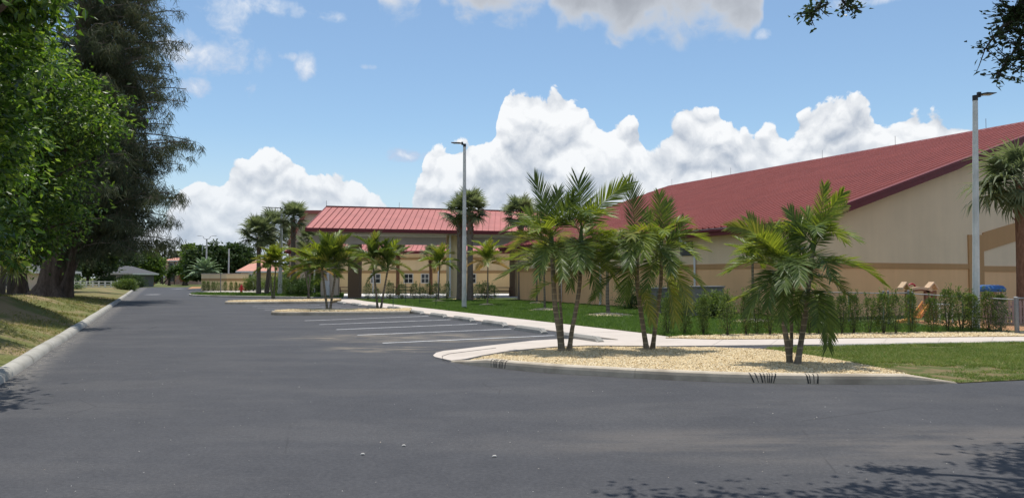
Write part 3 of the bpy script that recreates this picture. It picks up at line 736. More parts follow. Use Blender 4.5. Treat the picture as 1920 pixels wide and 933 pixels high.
# loose grit on the asphalt
gp = []
for _ in range(500):
    y = random.uniform(5.2, 26)**1.0; x = random.uniform(-.62, .68)*y
    q = Vector((x, y, 0)); u, v = q.dot(DU), q.dot(DV)
    if u < U0+.1: continue
    if y > 10.6 and x > -1.9: continue
    gp.append((x, y, .002))
gp += [tuple(UV(U0+abs(random.gauss(0, .12))+.02, random.uniform(6, 40), .002)) for _ in range(500)]
stones('loose_grit', np.array(gp), .0055, M_WHITEPEB, 'tiny pale grit and pebbles scattered over the asphalt')
for pxy, s_, lab in (((309,851.5),.022,'tan'), ((680,851),.018,'small tan pebble on the asphalt below the middle of the road'),((927,855),.020,'small pale pebble on the asphalt, straight below the near island nose'),((757,835),.018,'tiny grey pebble on the asphalt left of the stall stripes')):
    if lab == 'tan': continue
    mb = MB(); c = G(*pxy, .006); mb.tube([c+Vector((-s_, 0, 0)), c+Vector((-s_*.4, 0, .004)), c+Vector((s_*.5, .004, .004)), c+Vector((s_, 0, 0))], [s_*.2, s_*.55, s_*.5, s_*.15], 6)
    tag(mb.build('pebble', M_WHITEPEB, origin=c, smooth=True), lab, 'pebble', 'loose pebbles on the road')

# ================================================================== buildings
def uvbox(mb, u0, u1, v0, v1, z0, z1, mi=0): return mb.box(UV((u0+u1)/2, (v0+v1)/2, (z0+z1)/2), (abs(u1-u0), abs(v1-v0), z1-z0), rz=RD, mi=mi)
def v_at(px, u):
    X = (px-CX)/F; Z = u/(DU.x*X + DU.y); return DV.x*X*Z + DV.y*Z
# ---- large hall
UE, UW, VE, VW, VF, HE, SL, RUN = 21.7, 22.3, 20.7, 21.3, 46.4, 3.71, .311, 19.0
hall = root('hall', UV(UW, VW, 0), 'large tan stucco hall with a broad ribbed dark red metal roof', 'building')
ZB0, ZB1 = 1.98, 2.2
mb = MB(); uvbox(mb, UW, UW+.25, VW, VF, -.1, ZB0+.05); mb.build('lower_side_wall', M_ST_LOW, hall)
mb = MB(); uvbox(mb, UW+.001, UW+.25, VW+.001, VF, ZB1-.05, HE-.02); mb.build('upper_side_wall', M_ST_UP, hall)
mb = MB(); uvbox(mb, UW-.035, UW+.02, VW-.035, VF, ZB0, ZB1); mb.build('side_band', M_ST_BAND, hall)
mb = MB(); uvbox(mb, UW+.25, UW+19, VF-.25, VF, -.1, HE+1); mb.build('end_wall', M_ST_UP, hall)
def gp(u, z, v=VW): return UV(u, v, z)
def gh(u): return HE + SL*(u-UE) - .06 if u <= UE+RUN else HE + SL*RUN - SL*(u-UE-RUN) - .06
mb = MB(); mb.ext([gp(UW+.25, -.1), gp(59, -.1), gp(59, ZB0+.05), gp(UW+.25, ZB0+.05)], DV*.25); mb.build('lower_gable_wall', M_ST_LOW, hall)
mb = MB(); mb.ext([gp(UW+.25, ZB0+.05), gp(59, ZB0+.05), gp(59, gh(59)), gp(UE+RUN, gh(UE+RUN)), gp(UW+.25, gh(UW+.25))], DV*.25); mb.build('upper_gable_wall', M_ST_UP, hall)
# raised bands: horizontal, pilaster and inner slope
def s_at(px):
    X = (px-CX)/F; b0 = UV(0, VW); s = (X*b0.y - b0.x)/(DU.x - X*DU.y); return s
up0, up1 = s_at(1815), s_at(1843)
mb = MB(); mb.ext([gp(UW+.02, ZB0, VW-.04), gp(up0, ZB0, VW-.04), gp(up0, ZB1, VW-.04), gp(UW+.02, ZB1, VW-.04)], DV*.06); mb.ext([gp(up1, ZB0-.1, VW-.04), gp(58, ZB0-.1, VW-.04), gp(58, ZB1-.08, VW-.04), gp(up1, ZB1-.08, VW-.04)], DV*.06); mb.build('gable_band', M_ST_BAND, hall)
zt_ = EYE + (HOR-440)/F*(UV(up0, VW).y); 
mb = MB(); mb.ext([gp(up0, -.05, VW-.06), gp(up1, -.05, VW-.06), gp(up1, zt_+.02, VW-.06), gp(up0, zt_, VW-.06)], DV*.08); mb.build('pilaster', M_ST_BAND, hall)
w_ = UV(up1, VW).y; za = EYE + (HOR-436)/F*w_; zb = EYE + (HOR-471)/F*w_; ue = 39.0; k_ = .215
mb = MB(); mb.ext([gp(up1, zb, VW-.05), gp(ue, zb+(ue-up1)*k_, VW-.05), gp(ue, za+(ue-up1)*k_, VW-.05), gp(up1, za, VW-.05)], DV*.07); mb.build('inner_gable_band', M_ST_BAND, hall)
# soffit and fascias
mb = MB(); uvbox(mb, UE+.02, UW+.05, VE+.03, VF+.9, HE-.27, HE-.22); mb.build('eave_soffit', M_ST_BAND, hall)
mb = MB(); uvbox(mb, UE-.06, UE+.06, VE-.02, 48.0, HE-.30, HE-.01); mb.build('eave_fascia', M_FASCIA, hall)
mb = MB(); 
for q in range(1): uvbox(mb, UE-.16, UE-.061, VE-.02, 48.0, HE-.13, HE-.02)
mb.build('gutter', M_FASCIA, hall)
def rake(v0, v1, z_off0, z_off1, u0=UE, u1=UE+RUN):
    return [UV(u0, v0, HE+z_off0), UV(u1, v1, HE+SL*(u1-UE)+z_off0), UV(u1, v1, HE+SL*(u1-UE)+z_off1), UV(u0, v0, HE+z_off1)]
mb = MB(); mb.ext(rake(VE-.05, VE-.05, -.34, -.10), DV*.06); mb.build('rake_fascia', M_FASCIA, hall)
mb = MB(); mb.ext(rake(VE-.10, VE-.10, -.10, .03), DV*.12); mb.build('rake_trim', M_FASCIA, hall)
mb = MB(); mb.ext(rake(VE+.01, VE+.01, -.14, -.11, UE+.1), DV*.62); mb.build('rake_soffit', M_FASCIA, hall)
ang = math.atan(SL); SLN = RUN/math.cos(ang)
A_ = Vector((DU.x*math.cos(ang), DU.y*math.cos(ang), math.sin(ang))); B_ = DV; C_ = A_.cross(B_).normalized()
def panel_mesh(L, w, rh, rw, name='roof_panel', mats=None):
    m_ = MB(); m_.add([(0,0,0),(L,0,0),(L,w,0),(0,w,0)], [(0,1,2,3)])
    m_.add([(0,0,-.03),(L,0,-.03),(L,w,-.03),(0,w,-.03)], [(3,2,1,0)])
    m_.add([(0,w-rw,0),(L,w-rw,0),(L,w-rw*.75,rh),(0,w-rw*.75,rh),(0,w-rw*.25,rh),(L,w-rw*.25,rh),(L,w,0),(0,w,0)], [(0,1,2,3),(3,2,5,4),(4,5,6,7),(0,3,4,7),(1,6,5,2)], 1)
    return m_.mesh(name, mats)
pm = panel_mesh(SLN, .40, .065, .14, mats=[M_ROOF, M_RIB_LIT])
n_p = 83
for i in range(n_p):
    v = VE + i*.40; s0 = 0 if v < 48 else (v-48)/5.9*RUN
    if s0 > RUN-.5: break
    f = 1 - s0/RUN; M = Matrix.Identity(4); o3 = UV(UE+s0, v, HE+SL*s0+.03) - UV(UW, VW)
    zdir = C_ if C_.z > 0 else -C_
    for r in range(3): M[r][0] = A_[r]*f; M[r][1] = B_[r]; M[r][2] = zdir[r]; M[r][3] = o3[r]
    inst('roof_panel', pm, hall, mat=M)
mb = MB(); ur = UE+RUN; zr = HE+SL*RUN+.03
mb.add([tuple(UV(ur, VE-.1, zr)), tuple(UV(ur, 53.9, zr)), tuple(UV(ur+RUN, 53.9, HE)), tuple(UV(ur+RUN, VE-.1, HE))], [(0,1,2,3)]); mb.build('back_roof', M_ROOF, hall)
mb = MB(); mb.ext([UV(ur-.18, VE-.12, zr-.02), UV(ur, VE-.12, zr+.09), UV(ur+.18, VE-.12, zr-.02)], DV*(54-VE)); mb.build('ridge_cap', M_FASCIA, hall)
for px in (1261, 1336, 1372, 1545, 1683, 1855):
    vv = v_at(px, ur); mb = MB(); mb.tube([UV(ur, vv, zr+.05), UV(ur, vv, zr+.62)], .012, 4); mb.build('lightning_rod', M_GREYM, hall)
# downspouts of the hall
def downspout(px, elbow=False):
    vv = v_at(px, UW-.06); mb = MB()
    if elbow:
        v2 = v_at(1276, UE); mb.tube([UV(UE-.05, v2, HE-.16), UV(UE-.02, v2-.02, HE-.42), UV(UE+.12, v2-.25, HE-.55), UV(UW-.1, vv+.15, HE-.85), UV(UW-.08, vv, HE-1.05), UV(UW-.08, vv, .1)], .05, 8)
    else:
        uvbox(mb, UW-.11, UW-.04, vv-.05, vv+.05, .12, HE-.25)
        mb.tube([UV(UW-.075, vv, .14), UV(UW-.2, vv, .06)], .05, 6)
    mb.build('downspout', M_WHITE, hall)
for px in (1126, 1052): downspout(px)
downspout(1303, True)
# louvred vent on the side wall
va, vb = v_at(1300, UW), v_at(1277, UW); mb = MB(); uvbox(mb, UW-.05, UW+.01, va, vb, 2.62, 3.28); lv = mb.build('vent', M_BLACK, hall)
for k in range(7):
    mb = MB(); mb.box(UV(UW-.075, (va+vb)/2, 2.68+k*.09), (.06, vb-va-.04, .035), rz=RD); mb.build('louvre', M_GREYM, lv)
# mullion-like control joints
for v in (27.5, 34.5, 40.5): mb = MB(); uvbox(mb, UW-.004, UW+.01, v-.01, v+.01, .1, ZB0); mb.build('control_joint', M_ST_BAND, hall)

# ---- grey utility cabinets by the hall
def cabinet(px0, px1, ytop, Y, lab, dpt=1.0):
    a = P(px0, ytop, Y); b_ = P(px1, ytop, Y); w = b_.x-a.x; c = Vector(((a.x+b_.x)/2, Y+dpt/2, 0)); r_ = root('utility_cabinet', c, lab, 'cabinet', 'grey metal cabinets beside the hall')
    H = a.z; m_ = MB(); m_.box(c+Vector((0, 0, H/2)), (w, dpt, H)); m_.build('cabinet_body', M_BOX, r_)
    m_ = MB(); m_.box(c+Vector((0, -.02, H+.02)), (w+.08, dpt+.1, .05)); m_.build('lid', M_GREYM, r_)
    for s in (-1, 1):
        m_ = MB(); m_.box(c+Vector((s*w/4, -dpt/2-.012, H*.5)), (w/2-.05, .02, H-.2)); d_ = m_.build('door', M_BOX, r_)
        m_ = MB(); m_.box(c+Vector((s*.06, -dpt/2-.03, H*.5)), (.03, .03, .16)); m_.build('handle', M_GREYM, d_)
cabinet(1290, 1357, 538, 29.5, 'wide grey metal utility cabinet against the hall wall behind the hedge')
cabinet(1222, 1262, 541, 31.5, 'smaller grey utility cabinet left of the wide one, mostly behind palm fronds', .8)

# ---- entrance pavilion
EA, EB = Vector((-15.2, 55.0, 5.23)), Vector((3.2, 60.05, 5.23)); ED = (EB-EA).normalized(); RV = Vector((0, 6.0, 2.12))
ent = root('entrance_pavilion', (EA.x, EA.y, 0), 'open entrance pavilion with a light red standing seam roof on brown and cream piers', 'building')
np_ = 40; wv = (EB-EA)/np_
m_ = MB(); w3 = Vector(wv); rv = RV.normalized(); nz_ = w3.cross(RV).normalized(); L = RV.length
def para(o, a, b_): return [tuple(o), tuple(o+a), tuple(o+a+b_), tuple(o+b_)]
z0 = Vector((0, 0, 0))
m_.add(para(z0, w3*.955, RV), [(0,1,2,3)]); m_.add(para(w3*.955+nz_*.0, w3*.0+nz_*.06, RV), [(0,1,2,3)]); m_.add(para(w3*.955+nz_*.06, w3*.045, RV), [(0,1,2,3)], 1); m_.add(para(w3+nz_*.06, -nz_*.06, RV), [(0,1,2,3)], 1)
m_.add(para(w3*.955, w3*.045, RV), [(0,1,2,3)], 1)
epm = m_.mesh('roof_panel', [M_ROOF2, M_SEAM2])
for i in range(np_): inst('roof_panel', epm, ent, loc=wv*i + Vector((0, 0, 5.26)))
def plank(mb, a, b_, drop, thick, up=0.0):
    a = Vector(a); b_ = Vector(b_); n = Vector((0, thick, 0)); return mb.ext([a+Vector((0,0,up-drop)), b_+Vector((0,0,up-drop)), b_+Vector((0,0,up)), a+Vector((0,0,up))], n)
mb = MB(); plank(mb, EA-Vector((.05,.1,0)), EB-Vector((0,.1,0)), .27, .1, .04); mb.build('eave_fascia', M_FASCIA, ent)
mb = MB(); plank(mb, EA+RV-Vector((.02,.08,0)), EB+RV-Vector((0,.08,0)), .08, .2, .12); mb.build('ridge_cap', M_FASCIA, ent)
mb = MB(); mb.ext([EA+Vector((-.06,0,.06)), EA+RV+Vector((-.06,0,.06)), EA+RV+Vector((-.06,0,-.16)), EA+Vector((-.06,0,-.22))], Vector((.08, 0, 0))); mb.build('rake_fascia', M_FASCIA, ent)
RB = Vector((0, 3, -1.06)); mb = MB(); mb.add(para(EA+RV+Vector((0,0,.03)), EB-EA, RB), [(0,1,2,3)]); mb.build('back_roof', M_ROOF2, ent)
mb = MB(); o_ = EA+Vector((.1,.05,-.2)); mb.add(para(o_, (EB-EA)*.99, Vector((0, 8.8, 0))), [(0,1,2,3)]); mb.build('ceiling', M_ST_CREAM, ent)
def ent_y(px, off):       # depth of a line parallel to the eave
    X = (px-CX)/F; t = (X*(EA.y+off) - EA.x)/(ED.x - X*ED.y); return EA.y+off + ED.y*t
def pier(px0, px1, off, ytop, m, name='pier', dpt=.8, zb=0.0):
    Y = ent_y((px0+px1)/2, off); a = P(px0, 500, Y); b_ = P(px1, 500, Y); top = P(px0, ytop, Y).z
    m2 = MB(); m2.box(((a.x+b_.x)/2, Y+dpt/2, (top+zb)/2), (b_.x-a.x, dpt, top-zb), rz=math.atan2(ED.y, ED.x)*.3); return m2.build(name, m, ent), a, b_, Y, top
pier(601, 633, 2.0, 444, M_ST_CREAM); pier(651, 672, 2.4, 444, M_ST_DARK, dpt=1.6); pier(836, 857, 1.6, 441, M_ST_YELUP); pier(956, 965, 2.5, 460, M_ST_DARK, dpt=.9); pier(966, 986, 3.0, 462, M_ST_YELUP)
pier(1000, 1016, 1.8, 441, M_ST_CREAM)
def beam(px0, px1, off, y0, y1, m, name, th=.3):
    Ya, Yb = ent_y(px0, off), ent_y(px1, off); zc0 = P(px0, y0, Ya).z; zc1 = P(px0, y1, Ya).z
    a = P(px0, 500, Ya); b_ = P(px1, 500, Yb); a.z = b_.z = zc0; m2 = MB(); plank(m2, a, b_, zc0-zc1, th); return m2.build(name, m, ent)
beam(586, 836, 1.3, 441.5, 456.5, M_GREYBEAM, 'beam'); beam(857, 1010, 1.3, 444, 460, M_GREYBEAM, 'beam')
beam(630, 836, 1.1, 437.5, 441.5, M_WHITE, 'gutter', .12); beam(884, 1010, 1.1, 440.5, 444, M_WHITE, 'gutter', .12)
for px, off in ((616, 1.8), (844, 1.4)):
    Y = ent_y(px, off); a = P(px, 440, Y); m2 = MB(); m2.box((a.x, Y, (a.z+.05)/2), (.14, .1, a.z-.05)); m2.build('downspout', M_WHITE, ent)
# white door in the cream pier with frame, and grey pointed plaque above
Y = ent_y(614, 1.93); a = P(609, 526, Y); b_ = P(618, 558.5, Y); m2 = MB(); m2.box(((a.x+b_.x)/2, Y, (a.z+.02)/2), (b_.x-a.x, .06, a.z-.02)); dr = m2.build('door', M_WHITE, ent)
m2 = MB(); m2.box((b_.x-.05, Y-.05, .95), (.04, .04, .12)); m2.build('handle', M_BLACK, dr)
c = P(621.5, 462, Y-.1); m2 = MB(); out_ = [(-.28,-.45),(.28,-.45),(.27,-.1),(.2,.2),(.1,.4),(0,.52),(-.1,.4),(-.2,.2),(-.27,-.1)]
m2.ext([c+Vector((x*1.0, 0, z*.95)) for x, z in out_], Vector((0, .12, 0))); m2.build('plaque', M_GREYM, ent)
# wall lamp and sign plates on the brown pier
Y = ent_y(662, 2.3); c = P(663, 477.5, Y); m2 = MB(); m2.box(c, (.42, .05, .2)); pl = m2.build('sign_frame', M_GREYM, ent); m2 = MB(); m2.box(c-Vector((0, .03, 0)), (.34, .03, .12)); m2.build('sign_panel', M_BLACK, pl)
Y = ent_y(652, 2.2); c = P(651.5, 477, Y); m2 = MB(); m2.box(c, (.26, .05, .28)); pl = m2.build('sign_frame', M_WHITE, ent); m2 = MB(); m2.box(c-Vector((0, .03, 0)), (.13, .03, .14)); m2.build('sign_panel', M_PLRED, pl)
for px in (611, 748):
    e = EA+RV; t = ((px-CX)/F*e.y - e.x)/(ED.x - (px-CX)/F*ED.y); q = e + ED*t; m2 = MB(); m2.tube([q+Vector((0,0,.1)), q+Vector((0,0,.55))], .018, 4); m2.build('lightning_rod', M_GREYM, ent)

# ---- courtyard classrooms behind the pavilion
YC = 74.0; x0_, x1_ = P(575, 500, YC).x, P(985, 500, YC).x
cy = root('courtyard_building', (x0_, YC, 0), 'yellow courtyard building with small paned windows seen through the pavilion', 'building')
def cz(y): return P(960, y, YC).z
mb = MB(); mb.box(((x0_+x1_)/2, YC+.2, cz(510)/2), (x1_-x0_, .4, cz(510))); mb.build('lower_wall', M_ST_YEL, cy)
mb = MB(); mb.box(((x0_+x1_)/2, YC+.2, (cz(508)+cz(472))/2), (x1_-x0_, .398, cz(472)-cz(508))); mb.build('upper_wall', M_ST_YELUP, cy)
mb = MB(); mb.box(((x0_+x1_)/2, YC, (cz(512)+cz(507))/2), (x1_-x0_, .12, cz(507)-cz(512))); mb.build('middle_band', M_BANDY, cy)
mb = MB(); mb.box(((x0_+x1_)/2, YC, (cz(487)+cz(483))/2), (x1_-x0_, .12, cz(483)-cz(487))); mb.build('upper_band', M_BANDY, cy)
for px0, px1 in ((695, 714), (757, 775), (789, 805), (880, 893)):
    a = P(px0, 512.5, YC); b_ = P(px1, 531, YC); w, h = b_.x-a.x, a.z-b_.z; c = Vector(((a.x+b_.x)/2, YC-.03, (a.z+b_.z)/2))
    m2 = MB(); t = .07
    for dx in (-w/2+t/2, w/2-t/2): m2.box(c+Vector((dx, 0, 0)), (t, .1, h))
    for dz in (-h/2+t/2, h/2-t/2): m2.box(c+Vector((0, 0, dz)), (w-2*t, .098, t))
    m2.box(c, (.05, .09, h-2*t)); 
    for s in (-1, 1): m2.box(c+Vector((s*(w-2*t+.05)/4, 0, 0)), ((w-2*t-.05)/2, .088, .045))
    wn = m2.build('window', M_WOODW, cy)
    for sx in (-1, 1):
        for sz in (-1, 1):
            m2 = MB(); m2.box(c+Vector((sx*(w-2*t)/4, .02, sz*(h-2*t)/4)), ((w-2*t)/2-.03, .02, (h-2*t)/2-.03)); m2.build('pane', M_GLASS, wn)
e0 = Vector((x0_-2, YC-.7, cz(473.5)+.1)); m2 = MB(); w3 = Vector((.46, 0, 0)); rv2 = Vector((0, 10, 3.1)); nn = Vector((0, -.3, .95))
m2.add(para(z0, w3*.95, rv2), [(0,1,2,3)]); m2.add(para(w3*.95, Vector((0,0,.07)), rv2), [(0,1,2,3)]); m2.add(para(w3*.95+Vector((0,0,.07)), w3*.05, rv2), [(0,1,2,3)], 1); m2.add(para(w3+Vector((0,0,.07)), -Vector((0,0,.07)), rv2), [(0,1,2,3)], 1)
cpm = m2.mesh('roof_panel', [M_ROOF2, M_SEAM2])
for i in range(int((x1_-x0_+1.5)/.46)): inst('roof_panel', cpm, cy, loc=e0-Vector((x0_, YC, 0))+Vector((i*.46, 0, .03)))
mb = MB(); plank(mb, e0-Vector((.05,.1,0)), Vector((x1_-.4, YC-.8, e0.z)), .28, .1, .05); mb.build('eave_fascia', M_FASCIA, cy)
mb = MB(); mb.box(((x0_+x1_)/2, YC-.35, e0.z-.22), (x1_-x0_, .7, .04)); mb.build('soffit', M_ST_CREAM, cy)
mb = MB(); mb.box((x1_+.15, YC+1.0, 2.0), (.3, 4.5, 4.0)); mb.build('side_wall', M_ST_YELUP, cy)
for px in (822, 700):
    a = P(px, 480, YC-.06); mb = MB(); mb.box((a.x, YC-.08, 1.9), (.1, .08, 3.7)); mb.build('downspout', M_WHITE, cy)
court, _ = sheet('courtyard_floor', [Vector((x0_-1, YC, .035)), Vector((-14.6, 57.2, .035)), Vector((-3.5, 58.6, .035)), Vector((3.0, 58.0, .035)), Vector((x1_+1, YC, .035))], M_COLDWALK)

# ---- pale gabled wing on the left, behind the sabal palms
YL = 74.0
wing = root('side_wing', (P(577, 500, YL).x, YL, 0), 'pale beige wing with a steep red roof edge behind the left sabal palms', 'building')
pl_ = [P(543, 556, YL), P(612, 556, YL), P(612, 399, YL), P(573, 399, YL), P(543, 452, YL)]; pl_[0].z = pl_[1].z = 0
mb = MB(); mb.ext(pl_, Vector((0, 8, 0))); mb.build('wall', M_ST_CREAM, wing)
mb = MB(); mb.ext([P(537, 456, YL-.4), P(570, 394, YL-.4), P(612, 394, YL-.4), P(612, 400, YL-.4), P(573, 400, YL-.4), P(541, 459, YL-.4)], Vector((0, 9, 0))); mb.build('roof', M_ROOF2, wing)
mb = MB(); c = P(575, 500, YL-.05); mb.box(c, (P(612,500,YL).x-P(543,500,YL).x, .12, .3)); mb.build('band', M_ST_BAND, wing)
mb = MB(); a = P(590, 480, YL-.08); mb.box((a.x, a.y, 2.2), (.12, .1, 4.4)); mb.build('downspout', M_WHITE, wing)

# ---- dumpster enclosure
c0 = G(425, 545); 
enc = root('refuse_enclosure', c0, 'low tan walled refuse enclosure with a brown stripe far down the parking lot', 'enclosure')
L1, L2, HN = 5.6, 4.6, 2.0
def wallseg(a, b_, name):
    d = (b_-a); th = Vector((-d.y, d.x, 0)).normalized()*.2; par = None
    for nm, z0_, z1_, m, pr in (('lower_'+name, 0, 1.18, M_ST_YEL, 0), (name+'_band', 1.18, 1.5, M_BANDY, .03), ('upper_'+name, 1.5, HN, M_ST_YELUP, 0)):
        m2 = MB(); q = [a-th*pr, b_-th*pr, b_+th, a+th]; m2.prism([Vector((p.x, p.y, 0)) for p in q], z0_, z1_); m2.build(nm, m, enc)
    m2 = MB(); q = [a-th*.3, b_-th*.3, b_+th*1.2, a+th*1.2]; m2.prism([Vector((p.x, p.y, 0)) for p in q], HN, HN+.09); m2.build('coping', M_ST_CREAM, enc)
sd = (G(467, 545)-G(425, 545)); Z0_ = c0.y; wr = Vector(((467-CX)/F*(Z0_+1.2), Z0_+1.2, 0)); wl = Vector(((378-CX)/F*(Z0_+2.2), Z0_+2.2, 0))
wallseg(c0, wr, 'front_wall'); wallseg(wl, c0, 'side_wall')
mb = MB(); pr_ = wr + DU*.5; mb.box((pr_.x, pr_.y, 1.0), (.14, .14, 2.1)); mb.bar((wr.x, wr.y, 2.08), (pr_.x, pr_.y, 2.08), .1); mb.build('gate_post', M_WOODW, enc)

# ---- houses far away
def house(name, lab, px0, px1, Y, wall_h, roof_h, dpt, mw, mr, wins=(), storeys=1, cat='house'):
    a = (px0-CX)/F*Y; b_ = (px1-CX)/F*Y; c = Vector(((a+b_)/2, Y, 0)); r_ = root(name, c, lab, cat); w = b_-a
    m2 = MB(); m2.box(c+Vector((0, dpt/2, wall_h/2)), (w, dpt, wall_h)); m2.build('wall', mw, r_)
    m2 = MB(); o = .6; e = [c+Vector((x, y, wall_h)) for x, y in ((-w/2-o, -o), (w/2+o, -o), (w/2+o, dpt+o), (-w/2-o, dpt+o))]; rl = max(0.5, w/2-dpt/2)
    r1, r2 = c+Vector((-rl, dpt/2, wall_h+roof_h)), c+Vector((rl, dpt/2, wall_h+roof_h))
    V_ = [tuple(q) for q in e+[r1, r2]]; m2.add(V_, [(0,1,5,4),(2,3,4,5),(1,2,5,5),(3,0,4,4),(0,3,2,1)]); m2.build('roof', mr, r_)
    m2 = MB()
    for (p0, p1, q0, q1) in ((e[0], e[1], 0, 0), (e[1], e[2], 0, 0), (e[3], e[0], 0, 0)): m2.bar(p0-Vector((0,0,.1)), p1-Vector((0,0,.1)), .08, .25)
    m2.build('fascia', M_WOODW, r_)
    for (wx, z, ww, wh) in wins:
        m2 = MB(); cc = c+Vector((wx, -.03, z)); m2.box(cc, (ww+.2, .06, wh+.2)); f_ = m2.build('window', M_WOODW, r_); m2 = MB(); m2.box(cc-Vector((0, .05, 0)), (ww, .05, wh)); m2.build('pane', M_GLASS, f_)
    return r_
house('house', 'two storey pink house with a tiled hip roof beyond the end of the road', 310, 372, 172, 5.5, 1.4, 9, M_HOUSEP, M_ROOFP, [(-2.4, 4.3, 1.0, 1.3), (-.6, 4.3, .9, 1.3), (1.4, 4.3, .9, 1.3), (-2.2, 1.5, 1.1, 1.5), (.9, 1.4, 1.4, 1.8)])
hb_ = [o for o in COL.objects if o.name == 'house'][0]; mb = MB(); q = (308-CX)/F*170.5
for dx in (0, 1.3, 2.6): mb.box((q+dx, 170.0, 2.6), (.18, .18, 5.2))
mb.bar((q-.2, 170, 2.7), (q+3, 170, 2.7), .2); mb.bar((q-.2, 170, 3.6), (q+3, 170, 3.6), .12); mb.bar((q, 170, .2), (q+2.6, 170, 2.7), .2); mb.build('balcony_stair', M_BARKD, hb_)
house('house', 'low grey house with a shingled roof behind the pine trunks and rail fence', 188, 246, 125, 2.3, 1.3, 8, M_HOUSEG, M_ROOFG, [(-1.6, 1.3, 1.0, 1.0), (.6, 1.3, .7, 1.0)])
house('house', 'pale low house with a grey roof glimpsed left of the thick pine trunk', -60, 60, 84, 2.3, 1.0, 8, M_ST_CREAM, M_ROOFG, [(2.2, 1.35, .9, 1.4), (1.0, 1.35, .9, 1.4), (-.6, 1.35, .9, 1.4)])
house('house', 'pink roofed low building seen between the refuse enclosure and the sabal palms', 452, 500, 118, 2.6, 2.0, 7, M_ST_YEL, M_ROOFP, [(-.8, 1.5, .9, 1.0)])

# ================================================================== street furniture
def lamp(base, H, lean=0.0, r0=.10, r1=.062, arm=-1, lab='', heads=1, hd=.62, yaw=0.0):
    r_ = root('lamp_post', base, lab, 'lamp post', 'concrete lamp posts with flat black heads'); up = Vector((lean, 0, 1)); top = base+up*H
    m2 = MB(); pts_, rad_ = [], []
    for i in range(7): f = i/6; pts_.append(base+up*H*f-Vector((0,0,.05)) if i == 0 else base+up*H*f); rad_.append(r0*(1-f)+r1*f)
    m2.tube(pts_, rad_, 8); m2.build('pole', M_POLE, r_)
    if heads == 0: return r_
    m2 = MB(); m2.tube([top-Vector((0,0,.02)), top+Vector((0,0,.14))], r1*1.08, 8); m2.build('pole_cap', M_BLACK, r_)
    for s in ([arm] if heads == 1 else [-1, 1]):
        d = Vector((math.cos(yaw), math.sin(yaw), 0))*s; n = Vector((-d.y, d.x, 0)); c0 = top+Vector((0,0,.10))
        if heads == 2:
            m2 = MB(); m2.tube([c0, c0+d*.45+Vector((0,0,.1)), c0+d*.6+Vector((0,0,.45)), c0+d*.75+Vector((0,0,.5))], .035, 6); m2.build('arm', M_BLACK, r_); c0 = c0+d*.7+Vector((0,0,.48))
        else:
            m2 = MB(); m2.bar(c0, c0+d*.16+Vector((0,0,.03)), .07, .08); m2.box(c0+d*.12+Vector((0,0,.1)), (.09, .09, .08)); m2.build('arm', M_BLACK, r_)
        m2 = MB(); a = c0+d*.10+Vector((0,0,.02)); w0, w1 = .07, .15
        prof = [(0, w0, .035, .06), (.18, w1, .03, .075), (hd*.75, w1, .03, .055), (hd, w1*.7, .045, .06)]; V_ = []
        for x, w, zb, zt2 in prof:
            for sw, zz in ((-1, zb), (1, zb), (1, zt2), (-1, zt2)): V_.append(tuple(a+d*x+n*(sw*w)+Vector((0,0,zz+.06*x))))
        Fq = [(i*4+j, i*4+(j+1) % 4, (i+1)*4+(j+1) % 4, (i+1)*4+j) for i in range(3) for j in range(4)]+[(3,2,1,0),(12,13,14,15)]
        m2.add(V_, Fq); hdo = m2.build('lamp_head', M_BLACK, r_)
        m2 = MB(); m2.box(a+d*(hd*.52)+Vector((0,0,.03+.06*hd*.4)), (hd*.55, .2, .012), rz=math.atan2(d.y, d.x)); m2.build('lens', M_LENS, hdo)
    return r_
lamp(G(1830.5, 620), 6.98, .019, .108, .072, 1, 'pale concrete lamp post at the right end of the hedge, crossing the hall', hd=.5)
lamp(G(870.3, 578), 8.42, 0.0, .128, .075, -1, 'tall concrete lamp post on the lawn in the middle of the photo', hd=.6)
lamp(G(524.6, 555), 7.4, .012, .20, .10, -1, 'lamp post on the grass island between the left sabal palms', hd=1.6)
lamp(Vector(((387-CX)/F*125, 125, 0)), 7.9, 0, .16, .12, -1, 'far double headed lamp post rising above the refuse enclosure', heads=2, hd=.9)
lamp(Vector(((379.5-CX)/F*138, 138, 0)), 7.6, 0, .16, .13, -1, 'bare far pole just left of the double headed lamp post', heads=0)
lamp(Vector(((429-CX)/F*122, 122, 0)), 6.3, 0, .14, .12, -1, 'bare far pole standing alone above the right half of the refuse enclosure', heads=0)
# thin grey sign pole in front of the enclosure
b0 = G(413.5, 548.5); r_ = root('sign_post', b0, 'thin grey sign pole standing before the refuse enclosure wall', 'post'); mb = MB(); mb.tube([b0, b0+Vector((0,0,2.0))], .045, 6); mb.build('pole', M_GREYM, r_); mb = MB(); mb.box(b0+Vector((0,-.03,1.95)), (.07,.02,.3)); mb.build('sign_edge', M_GREYM, r_)
